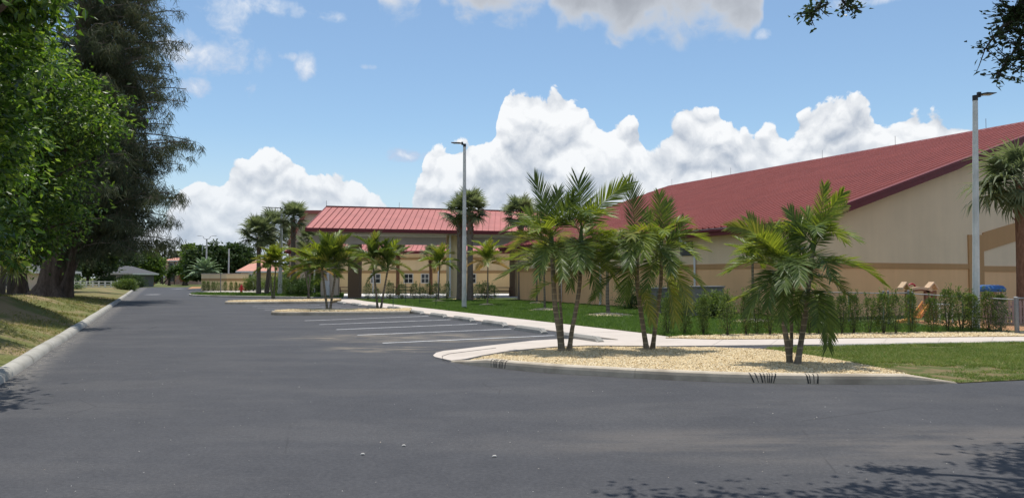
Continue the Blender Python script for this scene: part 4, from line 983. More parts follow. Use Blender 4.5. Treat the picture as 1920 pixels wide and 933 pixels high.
# fire hydrant
b0 = G(452.5, 548.2); hy = root('fire_hydrant', b0, 'small bright red fire hydrant before the refuse enclosure', 'hydrant')
mb = MB(); mb.tube([b0, b0+Vector((0,0,.06)), b0+Vector((0,0,.07)), b0+Vector((0,0,.55)), b0+Vector((0,0,.57)), b0+Vector((0,0,.62))], [.2,.2,.13,.13,.19,.19], 10); mb.build('barrel', M_RED, hy)
mb = MB(); mb.tube([b0+Vector((0,0,.62)), b0+Vector((0,0,.72)), b0+Vector((0,0,.8)), b0+Vector((0,0,.88))], [.16,.14,.08,.04], 10); mb.build('bonnet', M_RED, hy)
for s in (-1, 1): mb = MB(); mb.tube([b0+Vector((0,0,.42)), b0+Vector((s*.26,0,.42))], .075, 8); mb.build('nozzle', M_RED, hy)
for px, y, lab in ((460.5, 545.5, 'small orange marker beside the red hydrant'), (289, 534, 'tiny orange marker on the grass at the end of the road')):
    b0 = G(px, y); mb = MB(); mb.tube([b0, b0+Vector((0,0,.03)), b0+Vector((0,0,.04)), b0+Vector((0,0,.6))], [.2,.2,.12,.03], 8); tag(mb.build('marker_cone', M_PLORG, origin=b0), lab, 'cone')
# green stakes on the lawn
for px, y, lab in ((737,574,'leftmost thin green stake on the lawn edge'),(760.5,569,'second thin green stake from the left on the lawn'),(787,571,'third thin green stake from the left on the lawn'),(817.5,573.5,'rightmost thin green stake, left of the middle lamp post')):
    b0 = G(px, y, .03); mb = MB(); mb.box(b0+Vector((0,0,.62)), (.035,.02,1.28)); mb.box(b0+Vector((0,.015,.62)), (.012,.03,1.28)); s_ = tag(mb.build('garden_stake', M_GREENP, origin=b0), lab, 'stake', 'green stakes along the lawn edge')

# ---- chain link fence
fa, fb = Vector(((1520-CX)/F*27.2, 27.2, 0)), G(1903, 626.5)
fence = root('chain_link_fence', fb, 'grey chain link fence enclosing the playground behind the hedge', 'fence')
def fpt(px):
    X = (px-CX)/F; d = fb-fa; t = (X*fa.y-fa.x)/(d.x-X*d.y); return fa+d*t
def rod(a, b_, r, name, par=fence, k=6): m2 = MB(); m2.tube([a, b_], r, k); return m2.build(name, M_GREYM, par)
def fz(px):
    Y = fpt(px).y; yy = np.interp(px, [1536, 1655, 1703, 1717, 1850, 1900], [547.5, 549.5, 548.5, 553, 558, 561.5]); return P(px, yy, Y).z
zs = Vector((0,0,1))
for px, r, ex in ((1590,.022,0),(1655,.03,.06),(1664,.03,.06),(1702,.03,.06),(1709,.03,.05),(1803,.022,.0),(1903,.052,.06)):
    q = fpt(px); post = rod(q, q+zs*(fz(px)+ex), r, 'post', k=8); m2 = MB(); m2.tube([q+zs*(fz(px)+ex), q+zs*(fz(px)+ex+.03)], [r*1.3, r*.6], 8); m2.build('cap', M_GREYM, post)
for p0, p1 in ((1521,1655),(1664,1702),(1709,1903)): rod(fpt(p0)+zs*(fz(max(p0,1536))), fpt(p1)+zs*fz(p1-.5), .018, 'top_rail'); rod(fpt(p0)+zs*.07, fpt(p1)+zs*.07, .005, 'bottom_wire', k=4)
# gate to the right of the heavy post
gq = fb+Vector((.12, .02, 0)); gr = fb+Vector((1.25, -.15, 0))
for q in (gq, gr): rod(q+zs*.05, q+zs*1.02, .024, 'gate_upright')
rod(gq+zs*1.02, gr+zs*1.02, .022, 'gate_rail'); rod(gq+zs*.06, gr+zs*.06, .02, 'gate_rail')
def links(a, b_, za, zb, par):
    m2 = MB(); d = b_-a; L = d.length; d.normalize(); H = min(za, zb); st = .085
    n = int((L+H)/st)
    for i in range(n):
        for s in (1, -1):
            x0, x1 = i*st-H, i*st
            z0, z1 = (0, H) if s == 1 else (H, 0)
            xa, xb = max(0, x0), min(L, x1)
            if xb-xa < .02: continue
            f0, f1 = (xa-x0)/(x1-x0), (xb-x0)/(x1-x0)
            m2.bar(a+d*xa+zs*(z0+(z1-z0)*f0+.04), a+d*xb+zs*(z0+(z1-z0)*f1+.04), .0035)
    o = m2.build('wire_mesh', M_GREYM, par); o['kind'] = 'stuff'
links(fpt(1521), fpt(1655), 1.0, 1.0, fence); links(fpt(1664), fpt(1702), .95, .95, fence); links(fpt(1709), fb, .9, .9, fence); links(gq, gr, .95, .95, fence)

# ---- play structure
YP = 26.5; 
def pp(px, y, dy=0.0): return P(px, y, YP+dy)
cpl = pp(1725, 560); play = root('play_structure', (cpl.x, YP, 0), 'tan and brown plastic play climber with two peaked ends behind the fence', 'playset')
for px0, px1, s in ((1692, 1707, 1), (1742, 1760, -1)):
    # peaked gablet: two sloping slabs meeting at the ridge
    m2 = MB(); 
    for a_, b2 in (((px0, 539), ((px0+px1)/2+1, 528)), (((px0+px1)/2+1, 528), (px1, 540))):
        A1, B1 = pp(*a_, -.3), pp(*b2, -.3); m2.ext([A1, B1, B1-zs*.06, A1-zs*.06], Vector((0, .35, 0)))
    m2.ext([pp(px0+2, 539, -.15), pp((px0+px1)/2+1, 529.5, -.15), pp(px1-2, 540, -.15)], Vector((0, .04, 0)))
    m2.build('gablet', M_PLTAN, play)
m2 = MB(); arc = [pp(1703+i*4.5, 541.5-4.2*math.sin(math.pi*i/10)**1.0, -.2) for i in range(11)]
lo = [q-zs*.085 for q in arc]
for i in range(10): m2.ext([arc[i], arc[i+1], lo[i+1], lo[i]], Vector((0, .12, 0)))
m2.build('arched_rail', M_PLTAN, play)
m2 = MB(); hi2 = [pp(1703+i*4.5, 546.5-4.2*math.sin(math.pi*i/10), -.17) for i in range(11)]; lo2 = [pp(1703+i*4.5, 551-(6.0*math.sin(math.pi*i/10)), -.17) for i in range(11)]
for i in range(10): m2.ext([hi2[i], hi2[i+1], lo2[i+1], lo2[i]], Vector((0, .08, 0)))
m2.build('arch_panel', M_PLBRN, play)
for px, w, dy in ((1704,.22,0), (1737.5,.14,-.1), (1750.5,.15,.4), (1708,.14,.5)):
    q = pp(px, 560, dy); m2 = MB(); m2.box((q.x, q.y, .56), (w, .14, 1.16)); m2.build('post', M_PLBRN, play)
m2 = MB(); c = pp(1709.5, 537, .1); m2.tube([c+Vector((math.cos(a)*.12, 0, math.sin(a)*.1)) for a in np.linspace(0, math.pi, 9)], .03, 6); m2.build('handle', M_PLRED, play)
m2 = MB(); sa, sb = pp(1737, 571, -.25), pp(1719, 597, -.9); sa.z += .0
d = (sb-sa); n = Vector((0, 1, 0)); wv_ = Vector((.17, .1, 0))
m2.ext([sa-wv_, sa+wv_, sb+wv_, sb-wv_], Vector((0,0,.04))); 
for s in (-1, 1): m2.ext([sa+wv_*s, sb+wv_*s, sb+wv_*s+zs*.14, sa+wv_*s+zs*.14], Vector((.04*s,0,0)))
m2.build('slide', M_PLORG, play)
m2 = MB(); c = pp(1727, 563, .1); m2.box((c.x, c.y, .55), (.5, .4, .05)); m2.build('platform', M_PLTAN, play)
q = pp(1695, 603, -.6); m2 = MB(); m2.tube([Vector((q.x-.25, q.y, .02)), Vector((q.x+.2, q.y, .1)), Vector((q.x+.35, q.y, .02))], [.1,.12,.06], 8); tag(m2.build('toy', M_PLORG, origin=Vector((q.x, q.y, 0))), 'small orange plastic toy lying on the grass left of the play climber', 'toy')
# white low table
q = P(1768, 570, 26); t_ = root('play_table', (q.x, 26, 0), 'small white play table between the climber and the lamp post', 'table'); m2 = MB(); m2.box((q.x, 26, q.z), (.55, .45, .04)); m2.build('tabletop', M_PLWHT, t_)
for sx in (-1, 1):
    for sy in (-1, 1): m2 = MB(); m2.box((q.x+sx*.22, 26+sy*.17, q.z/2), (.04, .04, q.z-.03)); m2.build('leg', M_PLWHT, t_)
# blue roofed playhouse
q = P(1857, 540, 26.5); ph = root('playhouse', (q.x, 26.5, 0), 'little playhouse with a blue roof and tan posts beside the lamp post', 'playhouse')
m2 = MB(); V_ = []; 
for (hx, hy, y) in ((.37,.4,546.5), (.40,.43,541.5), (.34,.36,536), (.2,.2,534.3)):
    z = P(1857, y, 26.5).z
    for a in range(16):
        an = 2*math.pi*a/16; k1 = abs(math.cos(an))**.5*math.copysign(1, math.cos(an)); k2 = abs(math.sin(an))**.5*math.copysign(1, math.sin(an)); V_.append((q.x+hx*k1, 26.5+hy*k2, z+(.012 if a % 2 else 0)))
m2.add(V_, [(i*16+j, i*16+(j+1) % 16, (i+1)*16+(j+1) % 16, (i+1)*16+j) for i in range(3) for j in range(16)]); m2.add(V_[-16:], np.array([(0, j, j+1) for j in range(1, 15)])); m2.add(V_[:16], np.array([(0, j+1, j) for j in range(1, 15)])); m2.build('roof', M_PLBLU, ph)
zt3 = P(1857, 545, 26.5).z
for sx in (-1, 1):
    for sy in (-1, 1): m2 = MB(); m2.box((q.x+sx*.27, 26.5+sy*.28, zt3/2), (.15, .12, zt3)); m2.build('post', M_PLTAN, ph)
m2 = MB(); m2.box((q.x, 26.2, .3), (.5, .05, .5)); m2.build('front_panel', M_PLTAN, ph)
# pinkish picket fence behind
pf = root('picket_fence', (P(1845, 560, 25.2).x, 25.2, 0), 'low pinkish picket fence between the playhouse and the fence post', 'fence'); xa, xb = P(1843, 560, 25.2).x, P(1925, 560, 25.2).x
for z in (.25, .62): m2 = MB(); m2.box(((xa+xb)/2, 25.23, z), (xb-xa, .03, .07)); m2.build('rail', M_PLPINK, pf)
x = xa
while x < xb: m2 = MB(); m2.ext([Vector((x-.035, 25.2, .05)), Vector((x+.035, 25.2, .05)), Vector((x+.035, 25.2, .78)), Vector((x, 25.2, .84)), Vector((x-.035, 25.2, .78))], Vector((0,-.02,0))); m2.build('picket', M_PLPINK, pf); x += .125
sheet('play_sand', [Vector((13.2, 22.3, .036)), Vector((20, 21.6, .036)), Vector((21, 27.5, .036)), Vector((14.6, 27.5, .036)), Vector((13.6, 24.5, .036))], M_SAND)

# ---- picnic tables under the pavilion
def picnic(px, Y, lab, rz=0.0):
    q = P(px, 545, Y); r_ = root('picnic_table', (q.x, Y, .035), lab, 'picnic table', 'dark red picnic tables in the courtyard', rz)
    def part(nm, c, s): m2 = MB(); m2.box(c, s); me = m2.mesh(nm, M_TABLE); inst(nm, me, r_)
    for k in range(4): part('table_board', (0, -.28+.187*k, .74), (1.8, .17, .045))
    for s in (-1, 1):
        part('bench', (0, s*.72, .45), (1.8, .26, .045)); part('crossbar', (s*.62, 0, .42), (.06, 1.5, .09))
        for t in (-1, 1):
            m2 = MB(); m2.bar((s*.62, t*.22, .72), (s*.62, t*.62, 0), .06, .1); inst('leg', m2.mesh('leg', M_TABLE), r_)
picnic(941, 62.0, 'dark red picnic table near the dark column at the right end of the pavilion'); picnic(758, 65, 'dark picnic table in the courtyard below the middle paned windows'); picnic(650, 64, 'picnic table mostly hidden behind the dark brown pier')

# ---- white rail fence and bush beyond the pines
rf = root('rail_fence', Vector((-60, 92, 0)), 'white three rail fence on the grass beyond the pine trunks', 'fence')
ra_, rb_ = Vector(((128-CX)/F*98, 98, 0)), Vector(((221-CX)/F*98, 98, 0))
nseg = 8
for i in range(nseg+1): q = ra_.lerp(rb_, i/nseg); m2 = MB(); m2.box(q+zs*.55, (.14, .14, 1.2 if i < nseg else 1.4)); m2.build('post', M_WOODW, rf)
for z in (.35, .7, 1.05): m2 = MB(); m2.bar(ra_+zs*z, rb_+zs*z, .04, .12); m2.build('rail', M_WOODW, rf)
sheet('far_path', [G(-60,549.5,.14), G(60,547.5,.14), G(140,541.5,.14), G(230,537.2,.14), G(222,535.4,.14), G(120,538.5,.14), G(60,543,.14), G(-60,545,.14)], M_WALK, skirt=.05)
sheet('garden_path', [G(160,533,.16), G(235,537.0,.16), G(246,535.5,.16), G(180,531.8,.16)], M_WALK, skirt=.05)
# light concrete pads round the far stalls
sheet('far_apron', [G(440,551.8,.01), G(640,551.8,.01), G(660,545,.01), G(470,543.5,.01), G(380,546,.01)], M_WALK, skirt=.03)
sheet('sand_shoulder', [G(352,541,.02), G(376,540,.02), G(378,537.5,.02), G(360,537.2,.02)], M_SAND, skirt=.03)

# ---- far parked cars
def car(px, Y, rz, m, lab):
    X = (px-CX)/F*Y; r_ = root('parked_car', (X, Y, 0), lab, 'car', 'cars parked at the far houses', rz)
    def part(nm, mb2, mt): inst(nm, mb2.mesh(nm, mt, smooth=False), r_)
    m2 = MB(); side = [(-2.2,.35),(2.2,.35),(2.25,.75),(1.3,.92),(-1.9,.95),(-2.25,.8)]; m2.ext([Vector((x, -.88, z)) for x, z in side], Vector((0, 1.76, 0))); part('body', m2, m)
    m2 = MB(); cab = [(-1.8,.94),(1.2,.92),(.5,1.42),(-1.1,1.45)]; m2.ext([Vector((x, -.74, z)) for x, z in cab], Vector((0, 1.48, 0))); part('windows', m2, M_GLASS)
    m2 = MB(); m2.box((-.3, 0, 1.45), (1.5, 1.4, .05)); part('roof', m2, m)
    for sx in (-1.35, 1.35):
        for sy in (-.82, .82): m2 = MB(); m2.tube([Vector((sx, sy-.1, .33)), Vector((sx, sy+.1, .33))], .33, 12); part('wheel', m2, M_RUBBER)
car(342, 182, R(80), M_CARG, 'dark grey car seen end on before the pink house'); car(361, 190, R(15), M_CARW, 'white car parked behind the silver green palm'); car(369, 175, R(30), M_CARG, 'low dark car half hidden behind the silver green palm')

# ================================================================== vegetation
def bez(a, c, b_, t): return a*(1-t)**2 + c*(2*t*(1-t)) + b_*t**2
def leaflet(mb, o, d, side, L, w, droop, segs=3, mi=0):
    """narrow tapering strip leaving o along d and bending down"""
    prof = (.55, 1.0, .8, .0) if segs == 3 else (.7, 1.0, 0)
    V = []; p = Vector(o); dd = Vector(d)
    for i in range(segs+1):
        ww = side*(w*prof[i]*.5); V.append(tuple(p-ww)); V.append(tuple(p+ww))
        p = p + dd*(L/segs); dd = (dd + Vector((0, 0, -droop))).normalized()
    mb.add(V, [(2*i, 2*i+1, 2*i+3, 2*i+2) for i in range(segs)])
def make_frond(mb, a, c, b_, n=26, L=.42, w=.034, vee=.38, droop=.16, t0=.14, rr=.011, rs=None, twist=0.0, plume=.12):
    rs = rs or random
    pts_ = [bez(a, c, b_, i/9) for i in range(10)]
    mb.tube(pts_, [rr*(1-.75*i/9) for i in range(10)], 4, cap=False)
    steep = (b_-a).normalized().z > .6
    for i in range(n):
        t = t0 + (1-t0)*(i+.5)/n; p = bez(a, c, b_, t); T = (bez(a, c, b_, min(1, t+.02)) - bez(a, c, b_, t-.02)).normalized()
        up = Vector((0, 0, 1)); S = T.cross(up)
        if steep or S.length < .15: S = T.cross(Vector((0, 1, 0)))
        S.normalize(); N = S.cross(T).normalized()
        if twist: q = Matrix.Rotation(twist, 3, T); S = q @ S; N = q @ N
        if (N.y > 0 if steep else N.z < 0): N = -N
        ang = 1.15 - .75*t + rs.gauss(0, .05); ll = L*(.55+.55*math.sin(math.pi*min(1, .12+t*.80)))*rs.uniform(.88, 1.08)
        for s in (-1, 1):
            v_ = vee + rs.gauss(0, plume); d = (T*math.cos(ang) + S*(s*math.sin(ang)*math.cos(v_)) + N*(math.sin(ang)*math.sin(v_))).normalized()
            wd = (T - d*T.dot(d)).normalized()*.85 + N*rs.uniform(-.3, .3)
            leaflet(mb, p, d, wd.normalized(), ll, w*rs.uniform(.8, 1.15), droop*rs.uniform(.5, 1.6))
def palm_trunk(pts_, r0, r1, parent, nm='trunk', m=None, bulge=1.5, shaft=None):
    mb = MB(); P2, H2 = refine(pts_, [0]*len(pts_), 5); n = len(P2); rad_ = []
    for i in range(n):
        f = i/(n-1); r = r0*(1-f)+r1*f
        if f < .18: r *= 1+(bulge-1)*(1-f/.18)**1.5
        rad_.append(r*(1+.03*math.sin(i*2.1)))
    mb.tube(P2, rad_, 10); o = mb.build(nm, m or M_TRUNK_PALM, parent, smooth=True); return P2
FM = {'d': M_FR_DARK, 'm': M_FR_MID, 'y': M_FR_YEL, 'x': M_FR_DRY}

# ---- the three front palm clumps, frond by frond
def clump(name_lab, Y0, trunks, fronds, extra, seed, flen=.42):
    rs = random.Random(seed); r_ = root('palm_clump', trunks[0][0], name_lab, 'palm', 'leafy multi trunk palms on the nearest island'); tops = []
    for tr_ in trunks:
        pts_, r0, r1 = tr_[1], tr_[2], tr_[3]
        palm_trunk(pts_, r0, r1, r_); tops.append(pts_[-1])
        top = pts_[-1]; d = (pts_[-1]-pts_[-2]).normalized(); mb = MB(); mb.tube([top-d*.02, top+d*.12, top+d*.3, top+d*.42], [r1*1.05, r1*1.25, r1*.95, r1*.45], 8); mb.build('crownshaft', M_SHAFT, r_, smooth=True)
    for f in fronds:
        (sx, sy), (cx_, cy_), (tx, ty), dz, tone = f[:5]; k = f[5] if len(f) > 5 else 1.0; tw = f[6] if len(f) > 6 else 0.0
        a = P(sx, sy, Y0); c = P(cx_, cy_, Y0+dz*.35); b_ = P(tx, ty, Y0+dz); ln = (c-a).length+(b_-c).length
        mb = MB(); make_frond(mb, a, c, b_, n=max(20, int(ln*32)), L=flen*k*1.05, w=.024, rs=rs, twist=tw, droop=(f[7]*.55 if len(f) > 7 else .07)); mb.build('frond', FM[tone], r_)
    for (ti, n, lmin, lmax, el0, el1) in extra:
        top = tops[ti]
        for i in range(n):
            az = 2*math.pi*(i+rs.random()*.6)/n; el_ = rs.uniform(el0, el1); ln = rs.uniform(lmin, lmax)
            h = Vector((math.cos(az), math.sin(az), 0)); a = top+Vector((0, 0, rs.uniform(.05, .35))); c = a+h*ln*.45*math.cos(el_)+zs*ln*.55*math.sin(el_)+zs*.12; b_ = a+h*ln*.92*math.cos(el_*.6)+zs*(ln*.75*math.sin(el_)-ln*.30)
            mb = MB(); make_frond(mb, a, c, b_, n=int(ln*30), L=flen*rs.uniform(.8, 1), w=.024, rs=rs, droop=.08); mb.build('frond', FM[rs.choice('ddmmmy')], r_)
    return r_
def tp(Y, *pp_): return [P(x, y, Y+(q[0] if q else 0)) for (x, y, *q) in pp_]
def basept(px, py): return Gz(px, py)
# palm 1
B = basept(1053, 656); Y = B.y; B3 = basept(1067, 655); 
clump('tall front palm clump nearest the island nose, two thick trunks and one thin', Y,
  [(B, [B-zs*.05]+tp(Y, (1048,620), (1041,575), (1038,530), (1035,470)), .062, .048),
   (B, [B+Vector((.05,.2,-.05))]+tp(Y+.2, (1053,600), (1050,560), (1049,508)), .032, .026),
   (B3, [B3-zs*.05]+tp(Y, (1073,615), (1080,580), (1087,530), (1089,460)), .052, .040)],
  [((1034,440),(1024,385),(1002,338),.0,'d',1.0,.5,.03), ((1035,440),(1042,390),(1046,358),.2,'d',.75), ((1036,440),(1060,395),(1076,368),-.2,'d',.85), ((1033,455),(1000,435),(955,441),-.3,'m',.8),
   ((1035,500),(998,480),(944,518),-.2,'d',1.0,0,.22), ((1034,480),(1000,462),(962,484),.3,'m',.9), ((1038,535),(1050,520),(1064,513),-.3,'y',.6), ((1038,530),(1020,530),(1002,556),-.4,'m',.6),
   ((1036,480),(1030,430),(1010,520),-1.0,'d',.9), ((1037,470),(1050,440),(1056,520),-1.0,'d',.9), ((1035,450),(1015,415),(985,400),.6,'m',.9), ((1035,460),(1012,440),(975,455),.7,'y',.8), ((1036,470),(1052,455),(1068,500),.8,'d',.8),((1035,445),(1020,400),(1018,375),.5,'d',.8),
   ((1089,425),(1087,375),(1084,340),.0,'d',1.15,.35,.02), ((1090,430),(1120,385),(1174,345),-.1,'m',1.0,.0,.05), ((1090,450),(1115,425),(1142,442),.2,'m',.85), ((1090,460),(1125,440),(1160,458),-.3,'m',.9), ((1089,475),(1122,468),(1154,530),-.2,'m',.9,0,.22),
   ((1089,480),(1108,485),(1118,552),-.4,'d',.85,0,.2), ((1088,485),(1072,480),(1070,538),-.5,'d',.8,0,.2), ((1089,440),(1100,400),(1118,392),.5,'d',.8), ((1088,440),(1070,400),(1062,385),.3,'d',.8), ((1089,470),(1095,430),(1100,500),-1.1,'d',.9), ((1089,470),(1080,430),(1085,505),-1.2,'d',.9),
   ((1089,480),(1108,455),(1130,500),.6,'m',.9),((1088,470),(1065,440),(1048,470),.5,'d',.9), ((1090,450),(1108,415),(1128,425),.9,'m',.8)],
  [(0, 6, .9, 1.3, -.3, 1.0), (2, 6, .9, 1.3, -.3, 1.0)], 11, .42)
# palm 2
B = basept(1213, 655); Y = B.y; B3 = basept(1223, 653.5)
clump('middle front palm clump with two splayed trunks and a drooping yellowed frond', Y,
  [(B, [B-zs*.05]+tp(Y, (1207,620), (1201,580), (1195,530), (1194,480)), .058, .046), (B3, [B3-zs*.05]+tp(Y, (1229,610), (1233,580), (1239,530), (1240,475)), .048, .038)],
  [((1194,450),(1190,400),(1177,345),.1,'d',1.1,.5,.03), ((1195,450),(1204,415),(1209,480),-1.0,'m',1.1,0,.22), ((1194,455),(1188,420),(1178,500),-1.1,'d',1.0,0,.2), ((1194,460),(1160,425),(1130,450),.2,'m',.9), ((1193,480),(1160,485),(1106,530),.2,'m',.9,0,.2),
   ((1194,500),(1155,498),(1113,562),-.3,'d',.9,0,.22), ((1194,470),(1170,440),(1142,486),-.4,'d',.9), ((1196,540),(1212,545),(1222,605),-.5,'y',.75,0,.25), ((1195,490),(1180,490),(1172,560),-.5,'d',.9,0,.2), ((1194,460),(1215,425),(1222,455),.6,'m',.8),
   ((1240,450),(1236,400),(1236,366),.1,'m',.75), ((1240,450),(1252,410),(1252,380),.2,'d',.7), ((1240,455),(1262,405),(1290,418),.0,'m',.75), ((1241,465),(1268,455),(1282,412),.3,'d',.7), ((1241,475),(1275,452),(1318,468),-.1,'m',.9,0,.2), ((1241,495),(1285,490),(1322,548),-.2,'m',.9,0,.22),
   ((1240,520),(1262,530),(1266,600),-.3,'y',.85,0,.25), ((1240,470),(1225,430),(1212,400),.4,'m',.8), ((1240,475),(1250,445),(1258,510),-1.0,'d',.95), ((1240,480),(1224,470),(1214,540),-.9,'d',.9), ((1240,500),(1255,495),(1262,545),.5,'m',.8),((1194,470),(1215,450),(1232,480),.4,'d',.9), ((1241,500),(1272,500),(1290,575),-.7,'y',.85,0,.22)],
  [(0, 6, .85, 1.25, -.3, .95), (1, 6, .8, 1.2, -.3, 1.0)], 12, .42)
# palm 3
B = basept(1482, 681); Y = B.y; B2 = basept(1486, 682.5); B3 = basept(1494, 684)
clump('right front palm clump with three trunks and a long arching frond to the right', Y,
  [(B, [B-zs*.05]+tp(Y, (1476,645), (1470,605), (1466,560), (1464,515)), .050, .040), (B2, [B2+Vector((0,.12,-.05))]+tp(Y+.12, (1484,630), (1484,590), (1485,520)), .034, .028),
   (B3, [B3-zs*.05]+tp(Y, (1502,640), (1510,590), (1516,530), (1524,470)), .052, .040)],
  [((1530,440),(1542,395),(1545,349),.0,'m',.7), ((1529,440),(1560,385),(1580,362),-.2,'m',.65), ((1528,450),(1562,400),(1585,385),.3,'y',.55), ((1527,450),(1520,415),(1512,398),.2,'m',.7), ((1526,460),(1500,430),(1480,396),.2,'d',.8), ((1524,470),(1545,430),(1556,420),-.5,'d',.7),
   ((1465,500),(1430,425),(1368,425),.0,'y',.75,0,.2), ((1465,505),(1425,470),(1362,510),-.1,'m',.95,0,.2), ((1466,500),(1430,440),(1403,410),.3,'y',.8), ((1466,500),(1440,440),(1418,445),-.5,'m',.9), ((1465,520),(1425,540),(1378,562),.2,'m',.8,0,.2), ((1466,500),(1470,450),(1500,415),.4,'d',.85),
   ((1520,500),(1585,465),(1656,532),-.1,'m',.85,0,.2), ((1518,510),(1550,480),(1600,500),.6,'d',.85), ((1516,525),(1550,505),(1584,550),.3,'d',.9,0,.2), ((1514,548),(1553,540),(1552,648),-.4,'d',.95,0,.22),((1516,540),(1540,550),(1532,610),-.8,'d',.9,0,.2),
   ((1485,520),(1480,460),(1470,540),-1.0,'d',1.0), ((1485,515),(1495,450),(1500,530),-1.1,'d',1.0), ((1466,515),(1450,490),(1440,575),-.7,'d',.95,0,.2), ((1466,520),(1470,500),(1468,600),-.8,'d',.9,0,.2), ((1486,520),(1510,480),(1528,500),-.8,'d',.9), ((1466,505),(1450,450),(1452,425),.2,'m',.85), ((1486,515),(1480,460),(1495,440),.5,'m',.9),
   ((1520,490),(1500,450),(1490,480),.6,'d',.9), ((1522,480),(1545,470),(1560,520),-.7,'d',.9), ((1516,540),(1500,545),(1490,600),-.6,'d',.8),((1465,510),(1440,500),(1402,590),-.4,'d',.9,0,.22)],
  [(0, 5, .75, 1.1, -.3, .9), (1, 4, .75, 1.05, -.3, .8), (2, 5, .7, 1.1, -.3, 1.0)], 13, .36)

# ---- shared fronds for the smaller palms (built along +X, about 1 unit long)
def std_frond(seed, n=22, curve=.35, L=.36, w=.045, vee=.35, droop=.22):
    rs = random.Random(seed); mb = MB(); make_frond(mb, Vector((0,0,0)), Vector((.45, 0, curve)), Vector((1.0, rs.uniform(-.08,.08), curve*.1)), n=n, L=L, w=w, vee=vee, droop=droop, rs=rs, rr=.014); return mb
STD = {k: [std_frond(30+i+ord(k), n=28, w=.030, droop=.14, vee=.5, curve=c).mesh('frond', FM[k]) for i, c in enumerate((.30, .42, .2))] for k in 'dmyx'}
def young_palm(bases_tops, n, fl, lab, group, seed, tones='dmmy', dry=0, r=.055):
    rs = random.Random(seed); b0 = bases_tops[0][0]; r_ = root('young_palm', b0, lab, 'palm', group)
    for bt in bases_tops:
        base, top = bt[0], bt[-1]; palm_trunk([base-zs*.03, base.lerp(top, .33)+Vector((rs.uniform(-.03,.03),0,0)), base.lerp(top, .66), top], r, r*.75, r_, bulge=1.4)
        d = zs; mb = MB(); mb.tube([top, top+zs*.15, top+zs*.4], [r*.95, r*.9, r*.35], 7); mb.build('crownshaft', M_SHAFT, r_, smooth=True)
        n_ = int(n*1.2)
        for i in range(n_):
            az = i*2.39996+rs.random()*.5; f = i/n_; tilt = 1.35-1.85*f+rs.uniform(-.18,.18); l = fl*rs.uniform(.75, 1.0)*(.85+.2*math.sin(math.pi*f))
            me = rs.choice(STD['x' if i >= n_-dry else rs.choice(tones)])
            M = Matrix.Translation(top+zs*(.3-.35*f)-b0) @ Matrix.Rotation(az, 4, 'Z') @ Matrix.Rotation(-tilt, 4, 'Y') @ Matrix.Rotation(rs.uniform(-.3,.3), 4, 'X') @ Matrix.Diagonal((l, l, l, 1))
            inst('frond', me, r_, mat=M)
    return r_
def topof(px, py, base, dy=0): return P(px, py-14, base.y+dy)
def yp(bx, by, tx, ty, z=.03): b0 = G(bx, by, z); return (b0, topof(tx, ty, b0))
GL = 'young palms planted on the lawn and islands'
young_palm([yp(608+6,581,604,520,.12), yp(619,581,631,515,.12)], 17, 1.55, 'left palm clump on the middle island, two trunks before the cream pier', GL, 41, 'ddmmy')
young_palm([yp(708,578,699,505,.12), yp(714,578,727,520,.12)], 15, 1.35, 'right palm clump on the middle island, two thin leaning trunks', GL, 42, 'ddmy')
young_palm([yp(511,559,506,516,.12), yp(514,559,517,510,.12)], 15, 1.5, 'young bright green palm on the far island before the lamp post', GL, 43, 'mmy')
young_palm([yp(577,559.5,584,515,.12), yp(581,559.5,571,518,.12)], 13, 1.7, 'young palm with an orange dead frond left of the cream pier', GL, 44, 'mmy', dry=2)
young_palm([yp(822,565,824,512)], 18, 1.45, 'young palm on the lawn directly before the cream pier right of the stakes', GL, 45, 'mmy', dry=2)
young_palm([yp(913.5,572,915,508)], 18, 1.40, 'slim young palm just right of the middle lamp post', GL, 46, 'mmyy', dry=4, r=.045)
young_palm([yp(1007,568.5,1006,515)], 14, 1.4, 'farther young palm left of the front clump, close to the hall wall', GL, 47, 'mmyy', dry=1)
young_palm([yp(1021.5,581,1020,512)], 17, 1.35, 'yellow tinged young palm just left of the front clump', GL, 48, 'myy', dry=2)
young_palm([yp(1141,590,1138,505)], 22, 1.30, 'thick trunked young palm on a chip mound between two front clumps', GL, 49, 'dmm', r=.085)
young_palm([yp(1412,602,1411,505)], 16, 1.2, 'young palm on the lawn showing behind the right front clump', GL, 50, 'mmy')
# chip mounds at the lawn palms
mounds = [(822,566,.5),(913.5,573,.55),(1007,569.5,.6),(1021.5,582.5,.75),(1141,592,1.0),(862,562,.6),(884,562,.7),(977,562,.7),(1412,604,.7)]
mp = []
for (x, y, rr_) in mounds:
    c = G(x, y, .03); n = int(900*rr_); a = rng.random(n)*6.283; q = np.sqrt(rng.random(n))*rr_
    mp.append(np.stack([c.x+np.cos(a)*q, c.y+np.sin(a)*q, .04+.09*(1-(q/rr_)**2)], 1))
stones('mulch_mounds', np.concatenate(mp), .04, M_STONE, 'small mounds of tan chips round the bases of the lawn palms')

